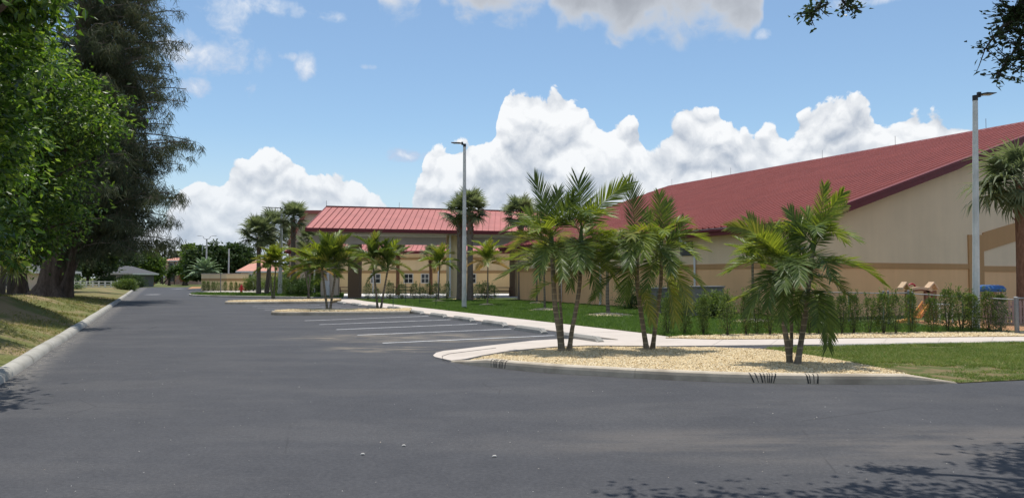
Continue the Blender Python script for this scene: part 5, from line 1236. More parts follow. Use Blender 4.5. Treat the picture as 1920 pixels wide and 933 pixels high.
# ---- fan palms
def fan_mesh(seed, segs=28, R_=.70, droop=.22, w=.045, m=None):
    rs = random.Random(seed); mb = MB(); mb.tube([Vector((0,0,0)), Vector((.35,0,.06)), Vector((.62,0,.04))], [.02,.013,.01], 4, cap=False); hub = Vector((.62, 0, .04))
    for i in range(segs):
        a = -2.15+4.3*(i+.5)/segs; d = Vector((math.cos(a), math.sin(a), .10+.16*math.cos(a*1.0))).normalized(); side = Vector((-math.sin(a), math.cos(a), rs.uniform(-.35, .35))).normalized()
        ll = R_*(.72+.28*math.cos(a*.5))*rs.uniform(.9, 1.08)
        leaflet(mb, hub, d, side, ll, w*1.25, droop*rs.uniform(.4, 1.6))
    return mb.mesh('fan_frond', m or M_SABAL)
FANS = [fan_mesh(60+i, droop=dr) for i, dr in enumerate((.16, .26, .36))]; FANDROOP = [fan_mesh(70+i, droop=dr, R_=.85) for i, dr in enumerate((.5, .6))]; FANDRY = fan_mesh(75, m=M_FR_DRY, droop=.5)
def sabal(base, top, n, size, lab, seed, r=.17, m=None, low=-.7, boots=True, group='sabal palms round the entrance', fans=None):
    rs = random.Random(seed); r_ = root('sabal_palm', base, lab, 'palm', group); mb = MB(); k = 14; pts_ = [base-zs*.05]+[base.lerp(top, f) for f in (.1,.25,.4,.55,.7,.85,1)]
    mb.tube(pts_, [r*1.25, r*1.05, r*.95, r*.92, r*.9, r*.92, r*1.0, r*.9], k); mb.build('trunk', m or M_TRUNK_SABAL, r_, smooth=True)
    if boots:
        H = top.z-base.z
        for i in range(26):
            f = .72+.28*i/26 if H > 3 else .5+.5*i/26; az = i*2.4; p_ = base.lerp(top, f); d = Vector((math.cos(az), math.sin(az), 0)); mb = MB(); mb.bar(p_+d*r*.7, p_+d*(r*1.45)+zs*.2, .09, .03); mb.build('leaf_boot', M_TRUNK_RED, r_)
    for i in range(n):
        f = i/n; az = i*2.39996+rs.random()*.4; tilt = 1.35-(1.35-low)*f**.85+rs.uniform(-.15,.15); s = size*rs.uniform(.85, 1.12)
        me = rs.choice((fans or FANS)) if tilt > -.5 else rs.choice(FANDROOP)
        M = Matrix.Translation(top+zs*(.25*(1-f))-base) @ Matrix.Rotation(az, 4, 'Z') @ Matrix.Rotation(-tilt, 4, 'Y') @ Matrix.Rotation(rs.uniform(-.5,.5), 4, 'X') @ Matrix.Diagonal((s, s, s, 1))
        inst('frond', me, r_, mat=M)
    return r_
def sp_(bx, by, ty, Y=None, z=.1, tx=None):
    b0 = G(bx, by, z) if Y is None else Vector(((bx-CX)/F*Y, Y, z)); return b0, P(tx or bx, ty, b0.y)
sabal(*sp_(485,553,443), 34, 1.5, 'stout sabal palm at the left end of the grass island, left of the lamp post', 81, .19)
b0 = Vector(((500-CX)/F*66, 66, 0)); sabal(b0, P(512, 432, 66), 30, 1.5, 'sabal palm right behind the stout one, partly hidden by the lamp post', 82, .19)
sabal(*sp_(550,554,412), 32, 1.25, 'tallest sabal palm of the left group, crown against the red roof edge', 83, .20)
sabal(*sp_(578,550,455,70), 22, 1.2, 'short sabal palm against the pale wing wall', 84, .17)
sabal(*sp_(545,550,455,76), 20, 1.4, 'small sabal palm crown between the lamp post and the tall sabal', 85, .17)
sabal(*sp_(862,561,405), 28, 1.2, 'left one of the paired sabal palms behind the middle lamp post', 86, .20)
sabal(*sp_(881.5,562,398), 32, 1.25, 'right one of the paired sabal palms behind the middle lamp post', 87, .21)
sabal(*sp_(976.5,561,408), 32, 1.25, 'sabal palm left of the front clump, crown above the pavilion eave', 88, .19)
sabal(*sp_(746,548,478,68), 18, 1.1, 'courtyard sabal with reddish trunk, crown cut by the beam, left of the windows', 89, .18, M_TRUNK_RED, -.3)
sabal(*sp_(808,548,482,68), 16, 1.0, 'courtyard sabal with reddish trunk right of the windows', 90, .18, M_TRUNK_RED, -.3)
# right border sabal, large, with hanging fans and aerial weeds
b0 = Vector(((1917-CX)/F*26, 26, 0)); rp = sabal(b0, P(1914, 345, 26), 26, 1.15, 'large sabal palm with reddish trunk and hanging fans at the right border', 91, .21, M_TRUNK_RED, -1.0, fans=FANS+FANDROOP)
top = P(1914, 352, 26)
for (az, tilt, s, tx, ty) in ((math.pi, -.0, 1.7, 1878, 372), (math.pi*.93, -.35, 1.6, 1868, 375), (math.pi*1.12, .15, 1.5, 1880, 330), (math.pi*1.0, .7, 1.6, 1890, 300)):
    M = Matrix.Translation(top-b0) @ Matrix.Rotation(az, 4, 'Z') @ Matrix.Rotation(-tilt, 4, 'Y') @ Matrix.Diagonal((s, s, s, 1)); inst('frond', FANDROOP[0], rp, mat=M)
# silver green palm before the enclosure
b0 = Vector(((384-CX)/F*96, 96, 0)); rs = random.Random(5); sv = root('silver_palm', b0, 'broad silver green date palm crown left of the refuse enclosure', 'palm'); palm_trunk([b0, b0+zs*.8, b0+zs*1.2, b0+zs*1.7], .22, .2, sv)
svm = std_frond(99, 30, .28, .26, .05).mesh('frond', M_SILVER)
for i in range(34):
    az = i*2.4; f = i/34; tl = 1.35-1.5*f; M = Matrix.Translation(zs*1.8) @ Matrix.Rotation(az, 4, 'Z') @ Matrix.Rotation(-tl, 4, 'Y') @ Matrix.Diagonal((2.3,2.3,2.3,1)); inst('frond', svm, sv, mat=M)
# small fan palm at the far left border
b0 = Vector(((-14-CX)/F*27, 27, 0)); b0.z = Zg(b0.x, b0.y); fpm = [fan_mesh(120, droop=.35, R_=.95, w=.05), fan_mesh(121, droop=.5, R_=.95, w=.05, m=M_FR_YEL)]
fp_ = root('fan_palm', b0, 'fan palm with yellowed drooping leaf tips cut by the left border', 'palm'); t1 = P(-14, 492, 27); palm_trunk([b0, b0.lerp(t1, .5), t1], .12, .1, fp_, m=M_BARKD)
for i in range(18):
    f = i/18; M = Matrix.Translation(t1-b0) @ Matrix.Rotation(i*2.4, 4, 'Z') @ Matrix.Rotation(-(1.2-1.7*f), 4, 'Y') @ Matrix.Rotation(rs.uniform(-.6,.6), 4, 'X') @ Matrix.Diagonal((1.0,1.0,1.0,1)); inst('frond', fpm[i % 2 if f > .4 else 0], fp_, mat=M)

# ---- leafy masses
def leaves(n, centers, size, out=None, aspect=.42, fold=.25, jitter=.35, droop=0.0):
    """n leaves: folded diamonds (2 quads sharing the midrib) round the given centres"""
    a = rng.random(n)*2*np.pi; up = rng.normal(0, .6, n) - droop
    d = np.stack([np.cos(a), np.sin(a), up], 1)
    if out is not None: d += out*.9
    d /= np.linalg.norm(d, axis=1)[:, None]
    r = rng.normal(0, 1, (n, 3)); r[:, 2] += 1.2; sd = np.cross(d, r); sd /= np.linalg.norm(sd, axis=1)[:, None]; nn = np.cross(sd, d)
    L = (size*(1-jitter+2*jitter*rng.random(n)))[:, None]; w = L*aspect*.5
    b0 = centers; m1 = centers+d*L*.45; tip = centers+d*L; l = m1+sd*w+nn*w*fold*2; r_ = m1-sd*w+nn*w*fold*2
    V = np.stack([b0, l, tip, r_], 1).reshape(-1, 3); k = 4*np.arange(n)[:, None]
    F_ = np.concatenate([k+np.array([[0, 2, 1]]), k+np.array([[0, 3, 2]])])
    return V, F_
def crown_pts(blobs, per, sub=.5, shell=.45, subn=None, rough=.25):
    """clumped points: blobs=(centre, radii); returns points and outward directions"""
    P_, O_ = [], []
    tot = sum(b_[1][0]*b_[1][1]*b_[1][2] for b_ in blobs)**1.0
    for c, rad_ in blobs:
        sz = (rad_[0]*rad_[1]*rad_[2])/tot; nsub = max(6, int((subn or 60)*sz*len(blobs)))
        dd = rng.normal(0, 1, (nsub, 3)); dd /= np.linalg.norm(dd, axis=1)[:, None]; rr_ = (shell+(1-shell)*rng.random(nsub)**.6)*(1+rng.normal(0, rough*.5, nsub))
        sc = np.array(c)+dd*rr_[:, None]*np.array(rad_); m = int(per*sz/nsub)+1
        size = sub*(.6+.8*rng.random(nsub))
        q = rng.normal(0, 1, (nsub, m, 3))*size[:, None, None]*np.array([1, 1, .55]); P_.append((sc[:, None]+q).reshape(-1, 3)); O_.append((dd[:, None]*.6+q/np.maximum(size[:, None, None], .01)*.25).reshape(-1, 3))
    return np.concatenate(P_), np.concatenate(O_)
def limb(mb, pts_, r0, r1, k=7):
    P2, _ = refine([Vector(p) for p in pts_], [0]*len(pts_), 4); n = len(P2); mb.tube(P2, [r0+(r1-r0)*i/(n-1) for i in range(n)], k)
def tree(nm, lab, cat, base, trunk_top, r, blobs, nleaf, lsize, mleaf, mbark=None, sub=.5, subn=60, group=None, shell=.4, aspect=.45, droop=.1, keep=None, nlimb=None):
    r_ = root(nm, base, lab, cat, group); mb = MB(); k = 10
    tt = Vector(trunk_top); mb.tube([base-zs*.1, base+zs*.25, base.lerp(tt, .4), base.lerp(tt, .75), tt], [r*1.5, r*1.1, r*.95, r*.85, r*.7], k); mb.build('trunk', mbark or M_BARKD, r_, smooth=True)
    for c, rad_ in (blobs[:nlimb] if nlimb is not None else blobs):
        mb = MB(); c = Vector(c); mid = tt.lerp(c, .5)+Vector((0, 0, -.1*(c-tt).length)); limb(mb, [tt-zs*.2, mid, c], r*.45, r*.08, 6); mb.build('limb', mbark or M_BARKD, r_, smooth=True)
    p_, o_ = crown_pts(blobs, nleaf, sub, shell, subn)
    if keep is not None: m = keep(p_); p_, o_ = p_[m], o_[m]
    V_, F_ = leaves(len(p_), p_, lsize, o_, aspect, droop=droop); mb = MB(); mb.add(V_, F_); cr = mb.build('crown', mleaf, r_); return r_
def inpx(px, py, Y): return tuple(P(px, py, Y))
def pr(v, Y): return v/F*Y

# glossy broadleaf trees at the left border
def bl(px, py, Y, rx, ry, rd=None): return (inpx(px, py, Y), (pr(rx, Y), rd if rd else pr((rx+ry)/2, Y), pr(ry, Y)))
b0 = Vector((-20.6, 23, 0)); b0.z = Zg(b0.x, b0.y)
tree('broadleaf_tree', 'bright glossy leaved tree bulging toward the road in front of the pines', 'tree', b0, (-20.3, 23, 3.2), .35,
     [bl(20,300,24,120,120,2.4), bl(95,215,24,95,95,2.0), bl(165,205,24,60,60,1.2), bl(60,400,24,90,75,1.8), bl(105,345,24,62,52,1.2), bl(-60,250,24,120,160,2.6), bl(140,415,24,34,30,.7), bl(20,140,24,90,90,2), bl(120,140,24,60,50,1.2), bl(40,455,24,60,35,1.2), bl(-90,100,24,120,120,2.4), bl(-140,400,24,110,120,2.4), bl(195,235,24,30,36,.6), bl(165,300,24,26,20,.5), bl(-10,330,17,50,70,1.3), bl(-60,180,16,60,80,1.5), bl(50,120,17,60,50,1.2), bl(10,230,16,50,50,1.1)], 62000, .16, M_FICUS, M_BARK, sub=.27, subn=34, shell=.62, aspect=.46, droop=.35)
b0 = Vector((-11.0, 10.6, 0)); b0.z = Zg(b0.x, b0.y)
tree('broadleaf_tree', 'nearest glossy tree whose leaves hang into the top left corner', 'tree', b0, (-10.8, 10.6, 3.4), .28,
     [bl(-60,60,11.5,110,90,1.2), bl(10,-40,11,90,80,1.0), bl(-120,250,11.5,120,120,1.3), bl(70,-45,10.5,50,48,.6), bl(-100,420,11.5,95,60,1.0), bl(-30,170,11.5,60,70,.8), bl(-120,-150,10.5,160,110,1.5), bl(0,-170,9.5,70,60,.7), ((-6.9,9.3,5.2),(.5,.18,.3)), ((-6.9,8.3,5.0),(.45,.1,.2))], 15000, .15, M_FICUS, M_BARK, sub=.22, subn=30, shell=.5, aspect=.46, droop=.4)

# casuarina pines: fluted leaning trunks and drooping needle sprays
def needles(p_, n, ln, w, dr):
    m = len(p_)*n; c = np.repeat(p_, n, 0)+rng.normal(0, .10, (m, 3)); a = rng.random(m)*2*np.pi; hor = .35+.65*rng.random(m)
    d = np.stack([np.cos(a)*hor, np.sin(a)*hor, dr+rng.normal(0, .35, m)], 1); d += np.repeat(p_*0, n, 0); d /= np.linalg.norm(d, axis=1)[:, None]
    L = (ln*(.5+rng.random(m)))[:, None]; s = np.cross(d, rng.normal(0, 1, (m, 3))); s /= np.linalg.norm(s, axis=1)[:, None]; mid = c+d*L*.5; end = mid+d*L*.5+np.array([0, 0, -.12])*L
    V_ = np.stack([c-s*w*.3, c+s*w*.3, mid+s*w*.5, end, mid-s*w*.5], 1).reshape(-1, 3); k = 5*np.arange(m)[:, None]
    return V_, np.concatenate([k+np.array([[0,1,2]]), k+np.array([[0,2,4]]), k+np.array([[4,2,3]])])
def pine(lab, base, pts_, r0, H, Lmax, nb, seed, low=2.6, dirs=None, tuft=9, w=.030, fluted=True, thick=True, dens=1.0, nm='pine_tree', group='tall feathery pines left of the road'):
    rs = random.Random(seed); r_ = root(nm, base, lab, 'tree', group); P2, _ = refine([Vector(p) for p in pts_], [0]*len(pts_), 5); n = len(P2)
    sq = (lambda i, j, k: 1+(.22*math.sin(j*2*math.pi*5/k+i*.25)+.10*math.sin(j*2*math.pi*9/k))*max(.12, 1-i/9)) if fluted else None
    mb = MB(); mb.tube(P2, [r0*(1.9-.9*min(1, i/3)) * (1-i/(n+2))**.8 for i in range(n)], 28, squash=sq); mb.build('trunk', M_BARK, r_, smooth=True)
    T_ = []; bm_ = MB()
    for i in range(nb):
        f = (i+rs.random())/nb; h = low+(H-low)*f; z_ = base.z+h; idx = min(range(n), key=lambda q: abs(P2[q].z-z_)); o = Vector((P2[idx].x, P2[idx].y, z_))
        az = rs.uniform(*dirs) if (dirs and rs.random() < .55) else rs.uniform(0, 2*math.pi)
        L = .86*Lmax*(1-.75*f**1.6)*rs.choice((.4,.55,.7,.85,1.0,1.12)); up = rs.uniform(.1, 1.25); h_ = Vector((math.cos(az), math.sin(az), 0)); dr_ = max(0, .3-f)*3.0*rs.random()
        c = o+h_*L*.45+zs*L*up*.5; e = o+h_*L+zs*(L*(up*.55-.1)-dr_); bp = [bez(o, c, e, j/5) for j in range(6)]
        if thick: bm_.tube(bp, [.07*(1-j/6.5)+.01 for j in range(6)], 4, cap=False)
        nsub = max(3, int(L*1.7))
        for j in range(nsub):
            t = .2+.8*(j+rs.random())/nsub; q = bez(o, c, e, min(1, t)); sl = L*.30*rs.uniform(.4, 1.2)*(1.15-.5*t); a2 = az+rs.gauss(0, .9); d2 = Vector((math.cos(a2), math.sin(a2), rs.uniform(-.5, .7))).normalized()
            c2 = q+d2*sl*.55+zs*.1; e2 = q+d2*sl-zs*sl*rs.uniform(.1, .55)
            if thick: bm_.tube([q, c2, e2], [.018, .011, .004], 3, cap=False)
            m = max(3, int(sl*6.0*dens))
            for s in range(m):
                r2 = bez(q, c2, e2, .15+.85*(s+rs.random())/m); T_.append(r2+Vector((rs.gauss(0, .10), rs.gauss(0, .10), rs.gauss(-.10, .12)))); 
                if rs.random() < .6: T_.append(r2+Vector((rs.gauss(0, .2), rs.gauss(0, .2), rs.uniform(-.45, 0))))
    if bm_.n: bm_.build('branches', M_TWIG, r_)['kind'] = 'stuff'
    V_, F_ = needles(np.array([tuple(q) for q in T_]), tuft, .42, w, -.75); mb = MB(); mb.add(V_, F_); mb.build('crown', M_NEEDLE, r_)
    return r_
def gb(x, y): return Vector((x, y, Zg(x, y)-.05))
YQ = 45.0
def q3(px, y, z): return (pr(px-CX, y), y, z)
b0 = gb(pr(88-CX, YQ), YQ)
pine('thickest buttressed pine trunk nearest the left verge', b0, [b0, q3(95, YQ, 2.2), q3(118, YQ, 6), q3(135, YQ, 12), q3(150, YQ, 24)], .58, 23, 6.2, 120, 101, dirs=(-1.3, .6), low=3.4)
for k, (px0, px1, y, lab, sd, H, Lm, lo) in enumerate(((122, 168, 46.5, 'slanting pine trunk right of the thickest one, rising toward the road', 102, 24, 7.0, 2.6), (104, 148, 48, 'middle thin pine trunk in the group behind the thickest one', 103, 22, 6.5, 4.0), (112, 200, 50.5, 'rear pine of the group with the farthest reaching right hand branches', 104, 25, 7.2, 2.2))):
    b0 = gb(pr(px0-CX, y), y); pine(lab, b0, [b0, q3(px0+(px1-px0)*.35, y, 3.0), q3(px0+(px1-px0)*.7, y, 8), q3(px1, y, 14), q3(px1+12, y, H+1)], .27, H, Lm, 120, sd, dirs=(-1.2, .8), low=lo)
# denser rear pine filling the gap down to the houses
for px0, y, lab, sd, H, Lm in ((122, 66, 'farther pine behind the group, low dark boughs over the rail fence', 105, 17, 7.0), (40, 60, 'pine far left behind the glossy tree', 106, 20, 6.5), (-60, 52, 'pine at the left border behind the glossy trees', 107, 22, 6.5)):
    b0 = gb(pr(px0-CX, y), y); pine(lab, b0, [b0, b0+zs*5, b0+zs*11+Vector((.3,0,0)), b0+zs*(H+1)], .3, H, Lm, 90, sd, low=2.6, tuft=9, w=.05)
# thin twin stems left
for px, y, lab in ((6, 33, 'thin dark stem near the left border'), (20, 34, 'twin stemmed dark sapling left of the thickest pine')):
    b0 = gb(pr(px-CX, y), y); r_ = root('sapling', b0, lab, 'tree'); mb = MB(); limb(mb, [b0, b0+zs*1.0, b0+zs*2.6+Vector((.1,0,0))], .14, .10, 8); mb.build('trunk', M_BARKD, r_, smooth=True)
    if px == 20: mb = MB(); limb(mb, [b0+zs*.5, b0+zs*1.1+Vector((.25,0,0)), b0+zs*2.6+Vector((.55,0,0))], .10, .08, 8); mb.build('trunk', M_BARKD, r_, smooth=True)
    p_, o_ = crown_pts([(tuple(b0+zs*3.6), (1.5, 1.2, 1.2))], 2500, .3, .2, 24); V_, F_ = leaves(len(p_), p_, .16, o_); mb = MB(); mb.add(V_, F_); mb.build('crown', M_BROAD, r_)

# round bush and small shrubs along the verge
def bush(lab, base, rad_, n, ls, m, nm='bush', group=None, sub=.3):
    r_ = root(nm, base, lab, 'bush', group); mb = MB()
    for k in range(5): a = k*1.3; mb.tube([base-zs*.05, base+Vector((math.cos(a)*rad_[0]*.3, math.sin(a)*rad_[1]*.3, rad_[2]*.9))], [.05,.02], 5)
    mb.build('stems', M_BARKD, r_)['kind'] = 'stuff'; p_, o_ = crown_pts([(tuple(base+zs*rad_[2]*.95), rad_)], n, sub, .5, 40, .15); p_[:, 2] = np.maximum(p_[:, 2], base.z+.03); V_, F_ = leaves(len(p_), p_, ls, o_); mb = MB(); mb.add(V_, F_); mb.build('foliage', m, r_); return r_
b0 = G(237, 537.5); b0.y = 88; b0 = gb(pr(237-CX, 88), 88); bush('round clipped green bush at the end of the rail fence', b0, (1.05, 1.0, .68), 5000, .17, M_HEDGE)
b0 = gb(pr(145-CX, 80), 80); bush('little dark bush in front of the rail fence', b0, (.38,.38,.3), 700, .13, M_BUSH)
# far trees
def ft(nm, lab, px, Y, blobs, n, ls, m, sub=.7, group='trees beyond the end of the road'):
    sub = .38 if Y > 120 else sub
    b0 = Vector((pr(px-CX, Y), Y, 0)); top = Vector((b0.x, Y, 2.0)); tree(nm, lab, 'tree', b0, top, .25, [bl(x, y, Y+dy, rx, ry) for x, y, dy, rx, ry in blobs], n, ls, m, sub=sub, subn=40, group=group, shell=.35, aspect=.6, nlimb=3)
ft('spreading_tree', 'wide spreading tree with lighter top branches left of the pink house', 272, 150, [(272,500,0,30,18),(256,490,0,24,14),(286,494,0,18,16),(278,480,0,22,10),(290,512,0,14,10),(256,515,0,20,12)], 9000, .55, M_LIGHTTREE)
ft('dense_tree', 'dark tree filling the shade below the spreading one', 270, 160, [(265,515,0,32,16),(250,510,0,16,14),(292,520,0,12,10)], 6000, .6, M_BROAD)
ft('dense_tree', 'big dark round tree above the left half of the refuse enclosure', 395, 140, [(392,490,0,34,34),(375,500,0,22,26),(410,480,0,24,22),(372,478,0,16,14)], 12000, .5, M_BROAD)
ft('dense_tree', 'largest dark tree right of the lone bare pole', 440, 145, [(440,492,0,36,36),(425,476,0,24,20),(455,482,0,22,22),(462,510,0,16,20),(430,515,0,30,18)], 14000, .5, M_BROAD)
ft('leafy_tree', 'lighter leafy tree beside the pink house front', 350, 158, [(358,500,0,12,22),(354,482,0,11,12),(352,515,0,8,12)], 4500, .5, M_LIGHTTREE)
ft('leafy_tree', 'small tree with palm like top between pink house and dark trees', 352, 175, [(352,468,0,16,10),(360,480,0,18,14)], 3000, .55, M_HEDGE)
ft('low_shrub', 'reddish shrub at the pink house entrance', 345, 165, [(345,519,0,5,6)], 500, .35, M_REDTREE)
ft('low_shrub', 'dark shrubs before the pink house stair', 318, 160, [(318,512,0,5,7),(332,506,0,8,9)], 1800, .4, M_BUSH)
for px, ty, lab in ((292,446,'tallest distant pine left of the pink house'),(304,452,'second distant pine left of the pink house'),(322,466,'distant pine behind the pink house roof'),(333,470,'small distant pine right of the pink roof peak'),(345,474,'small distant pine before the dark trees')):
    Y = 190; b0 = Vector((pr(px-CX, Y), Y, 0)); H = P(px, ty, Y).z; pine(lab, b0, [b0, b0+zs*H*.5, b0+zs*H*.8, b0+zs*H], .2, H-.5, 3.6, 34, int(px), low=2.0, tuft=7, w=.12, fluted=False, thick=False, nm='distant_pine', group='distant feathery pines')
for px, lab in ((252,'dark tall bush between the grey house and the round clipped bush'),(200,'dark bush hiding the left half of the grey house'),(243,'dark bush at the right corner of the grey house'),(222,'low dark bush before the grey house wall')):
    b0 = Vector((pr(px-CX, 118), 118, 0)); bush(lab, b0, (1.5,1.2,.9 if px != 222 else .6), 3000, .25, M_BROAD, group='dark bushes around the grey house', sub=.35)
# far wood
wp = []
for i in range(160):
    x = random.uniform(-260, 60); y = random.uniform(215, 260); h = random.uniform(5, 9.5)*(1 if x > -150 else 1.25); wp.append(((x, y, h*.5), (random.uniform(4, 8), 4, h*.55)))
p_, o_ = crown_pts(wp, 26000, 1.0, .3, 10); V_, F_ = leaves(len(p_), p_, 1.0, o_, .7); mb = MB(); mb.add(V_, F_); o = mb.build('far_wood', M_BROAD); tag(o, 'distant continuous tree line closing the horizon', 'woodland', kind='stuff')
# shade trees behind the left border houses (dark backdrop)
for px, Y, lab in ((10, 100, 'dark tree behind the pale low house'), (95, 106, 'dark tree seen between the pine trunks'), (165, 118, 'dark tree behind the rail fence'), (215, 140, 'dark tree behind the grey house')):
    ft('dense_tree', lab, px, Y, [(px,490,0,45,26),(px-25,475,0,30,22),(px+25,478,0,30,20)], 8000, .5, M_BROAD)

# ---- clipped upright shrubs
def shrub_mesh(seed, H=1.05, r=.17, n=1500, ls=.065, m=None):
    rs = np.random.default_rng(seed); t = rs.random(n)**.8; a = rs.random(n)*6.283; rad_ = r*(.35+.75*np.sin(np.pi*np.clip(.18+t*.74, 0, 1)))*(.35+.65*rs.random(n)**.5)*(1+.35*np.sin(a*3+t*9))
    p = np.stack([np.cos(a)*rad_, np.sin(a)*rad_, .05+t*(H-.06)], 1); o = np.stack([np.cos(a)*.5, np.sin(a)*.5, np.full(n, .9)], 1)
    V_, F_ = leaves(n, p, ls, o, .3); mb = MB(); mb.add(V_, F_)
    k = rs.integers(4, 8)
    for i in range(k):      # leaders sticking out of the top
        aa = rs.random()*6.283; b_ = np.array([np.cos(aa)*r*.5*rs.random(), np.sin(aa)*r*.5*rs.random(), H*.8]); q = b_ + rs.random((26, 1))*np.array([[np.cos(aa)*.05, np.sin(aa)*.05, H*.35]]); V2, F2 = leaves(26, q, ls*.9, np.tile([0, 0, 1.0], (26, 1)), .3); mb.add(V2, F2)
    fo = mb.mesh('foliage', m or M_HEDGE); st = MB()
    for i in range(4): aa = i*1.6; st.tube([Vector((math.cos(aa)*.02, math.sin(aa)*.02, 0)), Vector((math.cos(aa)*r*.5, math.sin(aa)*r*.5, H*.7))], [.012,.005], 4)
    return fo, st.mesh('stems', M_BARKD)
SH = [shrub_mesh(200+i, *a) for i, a in enumerate(((1.05,.17),(1.1,.15),(.98,.2),(1.05,.24,1200),(1.15,.19)))]
SHD = [shrub_mesh(220+i, *a, m=M_BUSH) for i, a in enumerate(((1.05,.22,1000),(1.0,.28,1300)))]
def shrub(base, lab, group, k, sc=1.0, wide=1.0, rz=0.0, dark=False):
    r_ = root('upright_shrub', base, lab, 'shrub', group, rz); fo, st = (SHD if dark else SH)[k % (2 if dark else 5)]; inst('foliage', fo, r_, sc=(sc*wide, sc*wide, sc)); s_ = inst('stems', st, r_, sc=(sc*wide, sc*wide, sc)); s_['kind'] = 'stuff'
def ordn(i): return (['first','second','third','fourth','fifth','sixth','seventh','eighth','ninth','tenth','eleventh','twelfth','thirteenth','fourteenth','fifteenth','sixteenth','seventeenth','eighteenth','nineteenth','twentieth','twenty-first','twenty-second','twenty-third','twenty-fourth','twenty-fifth','twenty-sixth','twenty-seventh','twenty-eighth'])[i]
hedge = sorted([(1252,626.5,1.0),(1284,627,1.05),(1319,627,1.0),(1364,628,1.05),(1399,627.5,1.0),(1419,626,.9),(1444,627,.85),(1470,626,.9),(1500,626,.95),(1518,626,.9),(1536,625.5,1.0),(1558,625.5,.9),(1579,625,.95),(1601,624.5,.95),(1631,624.5,.9),(1657,625,1.15),(1680,624.5,1.0),(1709,623,1.05),(1748,622.5,.95),(1777,621.5,1.05),(1803,621,1.1),(1822,621,1.05),(1853,621,1.05),(1876,621,.95)])
for i, (x, y, s) in enumerate(hedge): 
    wd_ = 1.5 if x in (1822, 1803, 1853, 1876) else (1.25 if x in (1657, 1364, 1777) else .98)
    shrub(G(x, y, .036), ordn(i)+' upright green shrub from the left in the hedge row behind the right sidewalk', 'upright shrubs in the hedge row', i*3+int(x), s**.5*random.uniform(.97, 1.07), (wd_**.5)*.90, random.random()*6)
row3 = [(690,561,1.0),(706,561,.7),(731,561,1.05),(753,561,1.0),(777,561,1.0),(790,561,.8),(803,561,1.0),(818,561,1.05),(838,562,1.0),(898,562,1.0),(910,562,1.05),(922,562,.95)]
for i, (x, y, s) in enumerate(row3): shrub(G(x, y, .03), ordn(i)+' dark shrub from the left in the row before the pavilion courtyard', 'dark shrubs before the courtyard', i, s*1.08, 1.45 if i > 8 else 1.2, random.random()*6, True)
for i, (x, s) in enumerate(((383,1.5),(391,1.4),(401,1.5),(410,1.3),(423,1.3),(434,1.35),(443,1.3),(451,1.2),(460,1.35),(468,1.6))): b0 = Vector((pr(x-CX, 87.3), 87.3, 0)); shrub(b0, ordn(i)+' small shrub from the left along the refuse enclosure wall', 'shrubs along the refuse enclosure', i, s*.72, 1.25, random.random()*6)
for x, y, Y, rr_, lab in ((1180,0,36.5,(.75,.6,.75),'large dark bush against the hall wall between the middle and front clumps'),(1280,0,30.5,(.8,.6,.62),'rounded bush right of the middle front clump'),(1335,0,28.5,(.6,.5,.5),'bush in front of the wide utility cabinet'),(1240,0,32,(.6,.5,.6),'bush behind the middle front clump')):
    b0 = Vector((pr(x-CX, Y), Y, .03)); bush(lab, b0, rr_, 4200, .085, M_HEDGE if x == 1335 else M_BUSH, group='loose bushes beside the hall', sub=.18)
for x, Y, rr_, lab in ((620-40,59,(1.5,.8,.75),'dark clipped bush filling the gap left of the cream pier'),(561,61,(1.0,.8,.8),'green bush behind the tallest left sabal'),(536,70,(1.6,1,.9),'green hedge bush right of the left lamp post'),(512,72,(1.1,1,.8),'green bush behind the left lamp post'),(476,88,(1.0,.8,.9),'bushy shrub at the right corner of the refuse enclosure')):
    b0 = Vector((pr(x-CX, Y), Y, .03)); bush(lab, b0, rr_, 4500, .13, M_BUSH if x == 580 else M_HEDGE, group='bushes near the left sabals', sub=.3)

# ---- oak overhead at the right, trunk outside the frame
b0 = Vector((10.2, 4.6, 0)); oak = root('oak_tree', b0, 'dark leaved oak hanging into the top right corner and shading the foreground', 'tree')
mb = MB(); limb(mb, [b0-zs*.1, b0+zs*1.4, b0+zs*3.0, b0+Vector((-.4,.2,4.6))], .34, .2, 12); mb.build('trunk', M_BARKD, oak, smooth=True)
c1, c2 = P(1565, 18, 7.2), P(1885, 70, 7.4); st_ = b0+Vector((-.4,.2,4.6))
def twigs(mb, pts_, n, ln, seed):
    rs = random.Random(seed); out = []
    for i in range(n):
        t = rs.random(); k = min(len(pts_)-2, int(t*(len(pts_)-1))); p_ = pts_[k].lerp(pts_[k+1], t*(len(pts_)-1)-k); d = Vector((rs.gauss(0,1), rs.gauss(0,1), rs.gauss(-.1,.8))).normalized()*ln*rs.uniform(.4,1); mb.tube([p_, p_+d*.6+Vector((0,0,-.01)), p_+d], [.006,.004,.002], 4, cap=False)
        for j in range(7): out.append(p_+d*(.25+.75*j/6)+Vector((rs.gauss(0,.02), rs.gauss(0,.02), rs.gauss(0,.02))))
    return out
LP = []
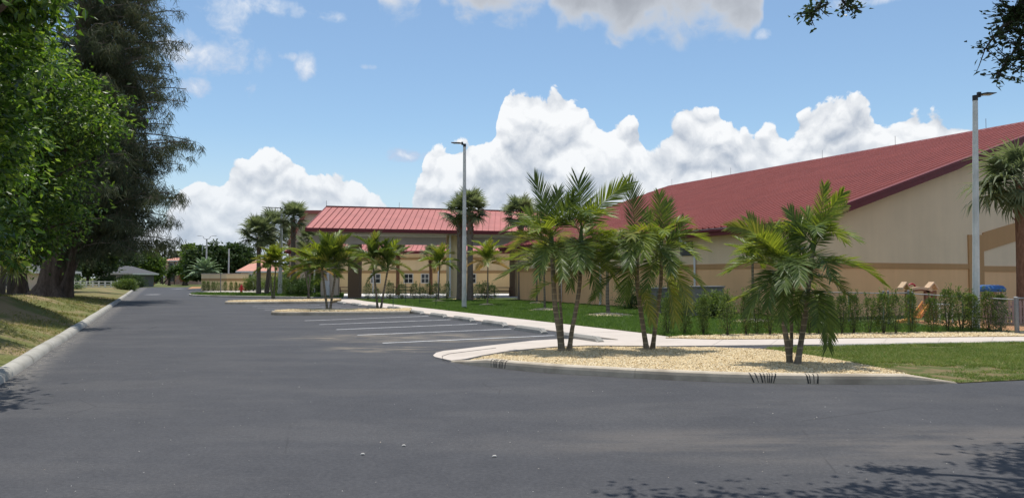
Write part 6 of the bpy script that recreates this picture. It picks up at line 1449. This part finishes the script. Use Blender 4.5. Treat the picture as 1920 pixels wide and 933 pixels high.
paths = [([st_, P(1750,-160,7.0), P(1600,-60,7.1), P(1540,5,7.2), P(1520,35,7.2)], 34, .22), ([P(1600,-60,7.1), P(1580,-5,7.2), P(1590,10,7.2), P(1616,22,7.25)], 20, .14),
         ([st_, P(2000,-100,7.2), P(1930,20,7.3), P(1880,50,7.4), P(1845,95,7.4)], 60, .26), ([P(1930,20,7.3), P(1905,90,7.4), P(1870,140,7.4)], 46, .22), ([P(1930,20,7.3), P(1925,100,7.4), P(1915,125,7.4)], 36, .22),([P(1990,-60,7.3), P(1900,20,7.4), P(1895,40,7.4)], 60, .28)]
for i, (pts_, n, ln) in enumerate(paths):
    mb = MB(); limb(mb, pts_, .05 if i in (0, 2) else .018, .006, 6); lp_ = [Vector(q) for q in pts_[1:]] if i in (0, 2) else [Vector(q) for q in pts_]
    if i == 0: lp_ = lp_[1:]
    LP += twigs(mb, lp_, n, ln, 300+i); mb.build('branch', M_BARKD, oak, smooth=True)
V_, F_ = leaves(len(LP), np.array([tuple(q) for q in LP]), .062, None, .46, droop=.1); mb = MB(); mb.add(V_, F_); mb.build('leaf_sprays', M_OAK, oak)['kind'] = 'stuff'
ob = [((4.6,7.7,5.5),(1.0,.4,.4)),((5.5,7.4,5.5),(1.2,.6,.45)),((4.5,7.05,5.3),(1.1,.4,.4)),((5.5,6.7,5.2),(1.3,.5,.4)),((3.4,6.75,5.1),(.9,.22,.3)),((2.2,6.6,5.0),(1.0,.16,.25)),((1.0,6.5,5.0),(.7,.12,.2)),((6.0,4.4,5.4),(1.6,1.0,.7)),((8.3,5.5,6),(1.8,1.6,1.2)),((9.8,4.8,6.6),(2,2,1.4))]
rng = np.random.default_rng(21); p_, o_ = crown_pts(ob, 60000, .22, .2, 26); keep = p_[:, 2] > EYE+.39*p_[:, 1]; p_, o_ = p_[keep], o_[keep]; V_, F_ = leaves(len(p_), p_, .115, o_, .52); mb = MB(); mb.add(V_, F_); mb.build('crown', M_OAK, oak)
for c, rad_ in ob[:11]: mb = MB(); limb(mb, [st_, st_.lerp(Vector(c), .5)+zs*.2, Vector(c)], .09, .015, 6); mb.build('limb', M_BARKD, oak, smooth=True)
